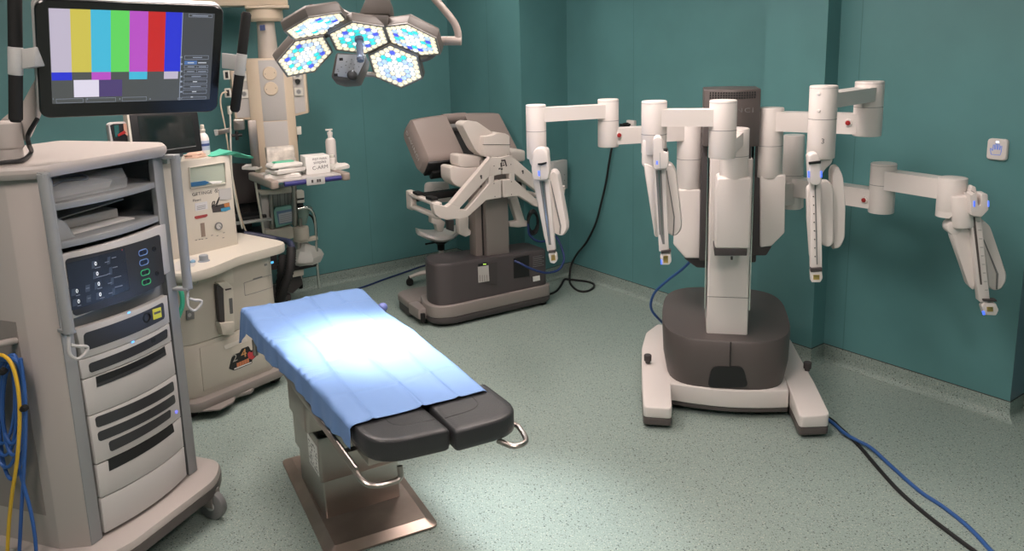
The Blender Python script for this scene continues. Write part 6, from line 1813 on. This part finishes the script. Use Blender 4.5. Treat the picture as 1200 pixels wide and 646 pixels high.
lslab([(500, 100), (560, 90), (600, 95), (575, 160), (520, 175)], 3.64, .06, M['dark'], lm, 'hinge', .004)
pa = at_depth(320 + 592 / 5.875, 262 / 5.875, 3.57) - L0; pb = at_depth(320 + 603 / 5.875, 420 / 5.875, 3.50) - L0
mb = MB(); mb.lathe(pa, pb - pa, [(.020, 0), (.020, .015), (.0135, .02), (.0135, .03), (.0165, .04), (.0155, np.linalg.norm(pb - pa) - .02), (.018, np.linalg.norm(pb - pa) - .012), (.014, np.linalg.norm(pb - pa))], 20); mb.build('sterile_handle', mat('slate handle', (.12, .15, .22), .4), lm)
# hand rails and suspension
mb = MB(); mb.tube([at_depth(445, 87.5, 3.84) - L0, at_depth(425, 87, 3.7) - L0, at_depth(417, 86, 3.62) - L0], .013, 10, 4); mb.build('lower_rail', M['lamp_tube'], lm)
mb = MB(); mb.tube([at_depth(493, 70, 3.70) - L0, at_depth(503, 67, 3.70) - L0, at_depth(512, 60, 3.68) - L0], .014, 10, 4); mb.build('side_rail', M['lamp_shell'], lm)
mb = MB(); a = at_depth(512, 48, 3.66) - L0; b = at_depth(541, 48, 3.66) - L0; r = 5.2 / F * 3.6
mb.rcyl(a, b, r, .004); hs2 = mb.build('swivel', M['lamp_tube'], lm)
m_ = a + (b - a) * .36; mb = MB(); mb.cyl(m_, m_ + (b - a) * .015, r + .0008); mb.build('swivel_joint', M['midgrey'], hs2)
P = [at_depth(537, 46, 3.66) - L0, at_depth(536.5, 38, 3.66) - L0, at_depth(533, 28, 3.66) - L0, at_depth(526, 18, 3.66) - L0, at_depth(508, -3, 3.66) - L0, at_depth(488, -24, 3.66) - L0, at_depth(470, -36, 3.66) - L0, at_depth(440, -40, 3.70) - L0]
mb = MB(); mb.tube(P, .0165, 12, 6); mb.build('yoke_tube', M['lamp_tube'], lm)
mb = MB(); q_ = P[-1]; mb.cyl((q_[0], q_[1], q_[2] - .06), (q_[0], q_[1], ZC), .03, n=20); mb.build('drop_tube', M['lamp_shell'], lm)
q0 = at_depth(430, -3, 3.66) - L0; mb = MB(); mb.tube([q0, q0 + (0, .03, .06), (P[-1][0], P[-1][1], P[-1][2])], .02, 10, 4); mb.build('pivot_tube', M['lamp_shell'], lm)

# the light the lamp heads throw on the table
TGT = np.array((-.70, 3.10, .81)); AIM = [np.array(v) for v in ((-.10, .13, 0), (.03, -.04, 0), (.0, .0, 0), (.07, -.12, 0), (-.02, .06, 0))]
for k, (c_, n_, e1, e2, rot, R_) in enumerate(frames):
    la = bpy.data.lights.new('surgical lamp beam', 'SPOT'); la.energy = LAMP_W; la.spot_size = math.radians(27); la.spot_blend = .9; la.shadow_soft_size = .09; la.color = (.95, .98, 1.0)
    lo = bpy.data.objects.new('surgical_lamp_beam', la); COL.objects.link(lo)
    src = c_ + L0 + n_ * .03; lo.location = V(src); dirv = V(TGT + AIM[k] - src)
    lo.rotation_euler = dirv.to_track_quat('-Z', 'Y').to_euler()
la = bpy.data.lights.new('surgical lamp spill', 'SPOT'); la.energy = SPILL_W; la.spot_size = math.radians(46); la.spot_blend = 1.0; la.shadow_soft_size = .12; la.color = (.95, .98, 1.0)
lo = bpy.data.objects.new('surgical_lamp_spill', la); COL.objects.link(lo)
lo.location = V(LMC + np.array((.02, -.03, -.06))); lo.rotation_euler = V(np.array((-.12, 2.92, 0)) - LMC).to_track_quat('-Z', 'Y').to_euler()
# ================================================================ wall fittings and cables
def wall_frame(i, px, py):
    a, b = np.array(plan[i][1]), np.array(plan[i][2]); t = (b - a) / np.linalg.norm(b - a); n = np.array([-t[1], t[0]])
    r = ray(px, py); k = (n @ (a - CAM[:2])) / (n @ r[:2]); p = CAM + k * r
    return Fr((p[0], p[1], p[2]), math.degrees(math.atan2(t[1], t[0])))


idx = {nm: i for i, (nm, a, b) in enumerate(plan)}
# touchless door switch
W = wall_frame(idx['panel'], 1170, 175)
t = thing('door_switch', 'small white touchless door switch with hand symbol on the teal right wall', 'switch', W)
s = 11.0 / F * 4.05
mb = MB(); mb.loft([[(x, 0, z) for x, z in rrect(-s, s, -s * 1.12, s * 1.12, s * .35)], [(x, -.012, z) for x, z in rrect(-s, s, -s * 1.12, s * 1.12, s * .35)], [(x, -.018, z) for x, z in rrect(-s * .9, s * .9, -s, s, s * .3)]]); bd = mb.build('case', M['white'], t)
mb = MB()
hand = [(-.5, -.55), (-.62, -.05), (-.62, .1), (-.55, .1), (-.42, -.15), (-.38, -.1), (-.36, .5), (-.24, .5), (-.22, 0), (-.14, .0), (-.12, .62), (0, .62), (.02, 0), (.09, 0), (.12, .58), (.23, .58), (.25, 0), (.31, 0), (.36, .42), (.47, .42), (.45, -.2), (.38, -.55)]
mb.tube([(x * s, -.0185, z * s) for x, z in hand + hand[:1]], s * .035, 6, 0); mb.build('hand_symbol', mat('blue print', (.12, .22, .55), .4, emit=(.1, .2, .7), estr=.4), bd)
mb = MB(); mb.box(-s * .15, s * .15, -.019, -.016, s * .74, s * .86); mb.build('indicator_light', mat('pale light', (.7, .8, 1), .4, emit=(.7, .8, 1), estr=2.5), bd)
# socket with a plugged adapter above the boom of the first arm
W = wall_frame(idx['right'], 741, 146)
t = thing('wall_socket', 'white wall socket with black plug behind the leftmost robot arm', 'socket', W)
k = 6.4 / F
mb = MB(); mb.box(-5.5 * k, 7 * k, -.03, 0, -8 * k, 5 * k); pb_ = mb.build('plate', M['white'], t, bevel=.006)
mb = MB(); mb.rcyl((-2 * k, -.03, 0 * k), (-2 * k, -.08, 0 * k), 2.6 * k, .006); mb.box(-9 * k, -1 * k, -.075, -.045, -1.8 * k, 1.2 * k); mb.build('plug', M['black'], t)
# wall box behind the console
W = wall_frame(idx['niche'], 652, 205)
t = thing('wall_box', 'plain light grey rectangular service box on the wall right of the console', 'service box', W)
w_, h_ = .085, .125
mb = MB(); mb.box(-w_, w_, -.05, 0, -h_, h_); wb = mb.build('cover', M['grey'], t, bevel=.004)
mb = MB()
for z in (-.0, -.05): mb.cyl((w_ * .55, -.0515, z), (w_ * .55, -.049, z), .005, n=10)
mb.build('screw', M['midgrey'], wb)


def floor_pts(px, r, lift={}): return [ground(*p, lift.get(i, r)) for i, p in enumerate(px)]


def wcable(name, label, pts, r, m, sm=6):
    o = MB(); o.tube(pts, r, 8, sm); ob = o.build(name, m); return tag(ob, label, 'cable')


r = .009
wcable('cable', 'black cable running over the floor to the bottom right corner from the robot cart', [PC.w((.30, .55, r))] + floor_pts([(968, 488), (985, 502), (1006, 522), (1030, 550), (1055, 577), (1085, 603), (1120, 630), (1150, 652), (1190, 680)], r), r, M['blackcable'])
wcable('cable', 'blue cable beside the black one on the floor right of the robot cart', [PC.w((.28, .62, r))] + floor_pts([(968, 490), (990, 508), (1006, 517), (1022, 526), (1045, 547), (1078, 576), (1105, 594), (1135, 618), (1165, 650), (1195, 685)], r, {1: .02, 2: .027, 3: .022}), r, mat('bright blue cable', (.03, .10, .30), .45))
# blue lead from the lift guard down behind the shroud
pts = [PC.y(815, 300, .55), PC.y(800, 315, .6), PC.y(782, 329, .66), PC.y(768, 342, .72), PC.y(763, 354, .75), PC.y(764, 364, .78), PC.y(772, 374, .82)]
wcable('cable', 'blue lead looping from the tower guard down behind the charcoal shroud', [PC.w(p) for p in pts] + [PC.w((-.34, 1.0, .19)), PC.w((-.3, 1.05, .185))], .008, mat('mid blue cable', (.02, .08, .26), .5))
# black lead hanging along the right wall
i = idx['right']; a_, b_ = np.array(plan[i][1]), np.array(plan[i][2]); tt = (b_ - a_) / np.linalg.norm(b_ - a_); nn = np.array([-tt[1], tt[0]])


def onwall(px, py, d=.03):
    rr = ray(px, py); o = a_ - nn * d; k = (nn @ (o - CAM[:2])) / (nn @ rr[:2]); return CAM + k * rr


pts = [onwall(738, 146, .06), onwall(727, 156), onwall(719, 166)] + [onwall(*p) for p in ((714, 190), (710.5, 212), (705, 236), (698, 262), (687, 284), (676, 298))] + [onwall(669, 312, .06)] + floor_pts([(667.5, 327), (669.5, 334), (677, 340.5), (687, 341.5), (695, 337.5), (695.5, 333), (688, 330), (676, 328.5), (666, 327.5), (661, 328), (657, 335), (652, 341), (645, 344.5), (636, 346)], .009)
wcable('cable', 'black lead hanging down the right wall and curling on the floor beside the console', pts, .009, M['blackcable'])
# blue cable across the floor behind the table
wcable('cable', 'thin dark blue cable lying across the floor from the table head to the stool', floor_pts([(395, 346), (427, 336), (450, 327.5), (472, 320), (492, 313), (505, 309.5), (520, 306)], .008), .008, M['bluecable'])
# console leads and coil
mb = MB(); pts = []
for k in range(4):
    for a in np.linspace(0, 2 * math.pi, 13)[:-1]:
        c0 = K.y(625, 262, .10); pts.append(K.w(c0 + np.array([.045 * math.cos(a) + .006 * k, .012 * k, .085 * math.sin(a) + .004 * k])))
o = MB(); o.tube(pts, .010, 8, 4); ob = o.build('cable_coil', M['blackcable']); tag(ob, 'black cable coil hanging at the right of the console column', 'cable')
pts = [K.w(K.y(*p, d)) for p, d in (((619, 262), .10), ((620, 274), .08), ((628, 282), .06), ((638, 283), .05), ((646, 278), .05), ((652, 278), .05), ((658, 290), .0), ((661, 304), -.05), ((655, 316), -.10), ((640, 320), -.12), ((622, 315), -.10), ((610, 309), -.07), ((603, 306), -.035))]
wcable('cable', 'dark blue lead looping from the console base plug up to the coil', pts, .009, M['bluecable'])
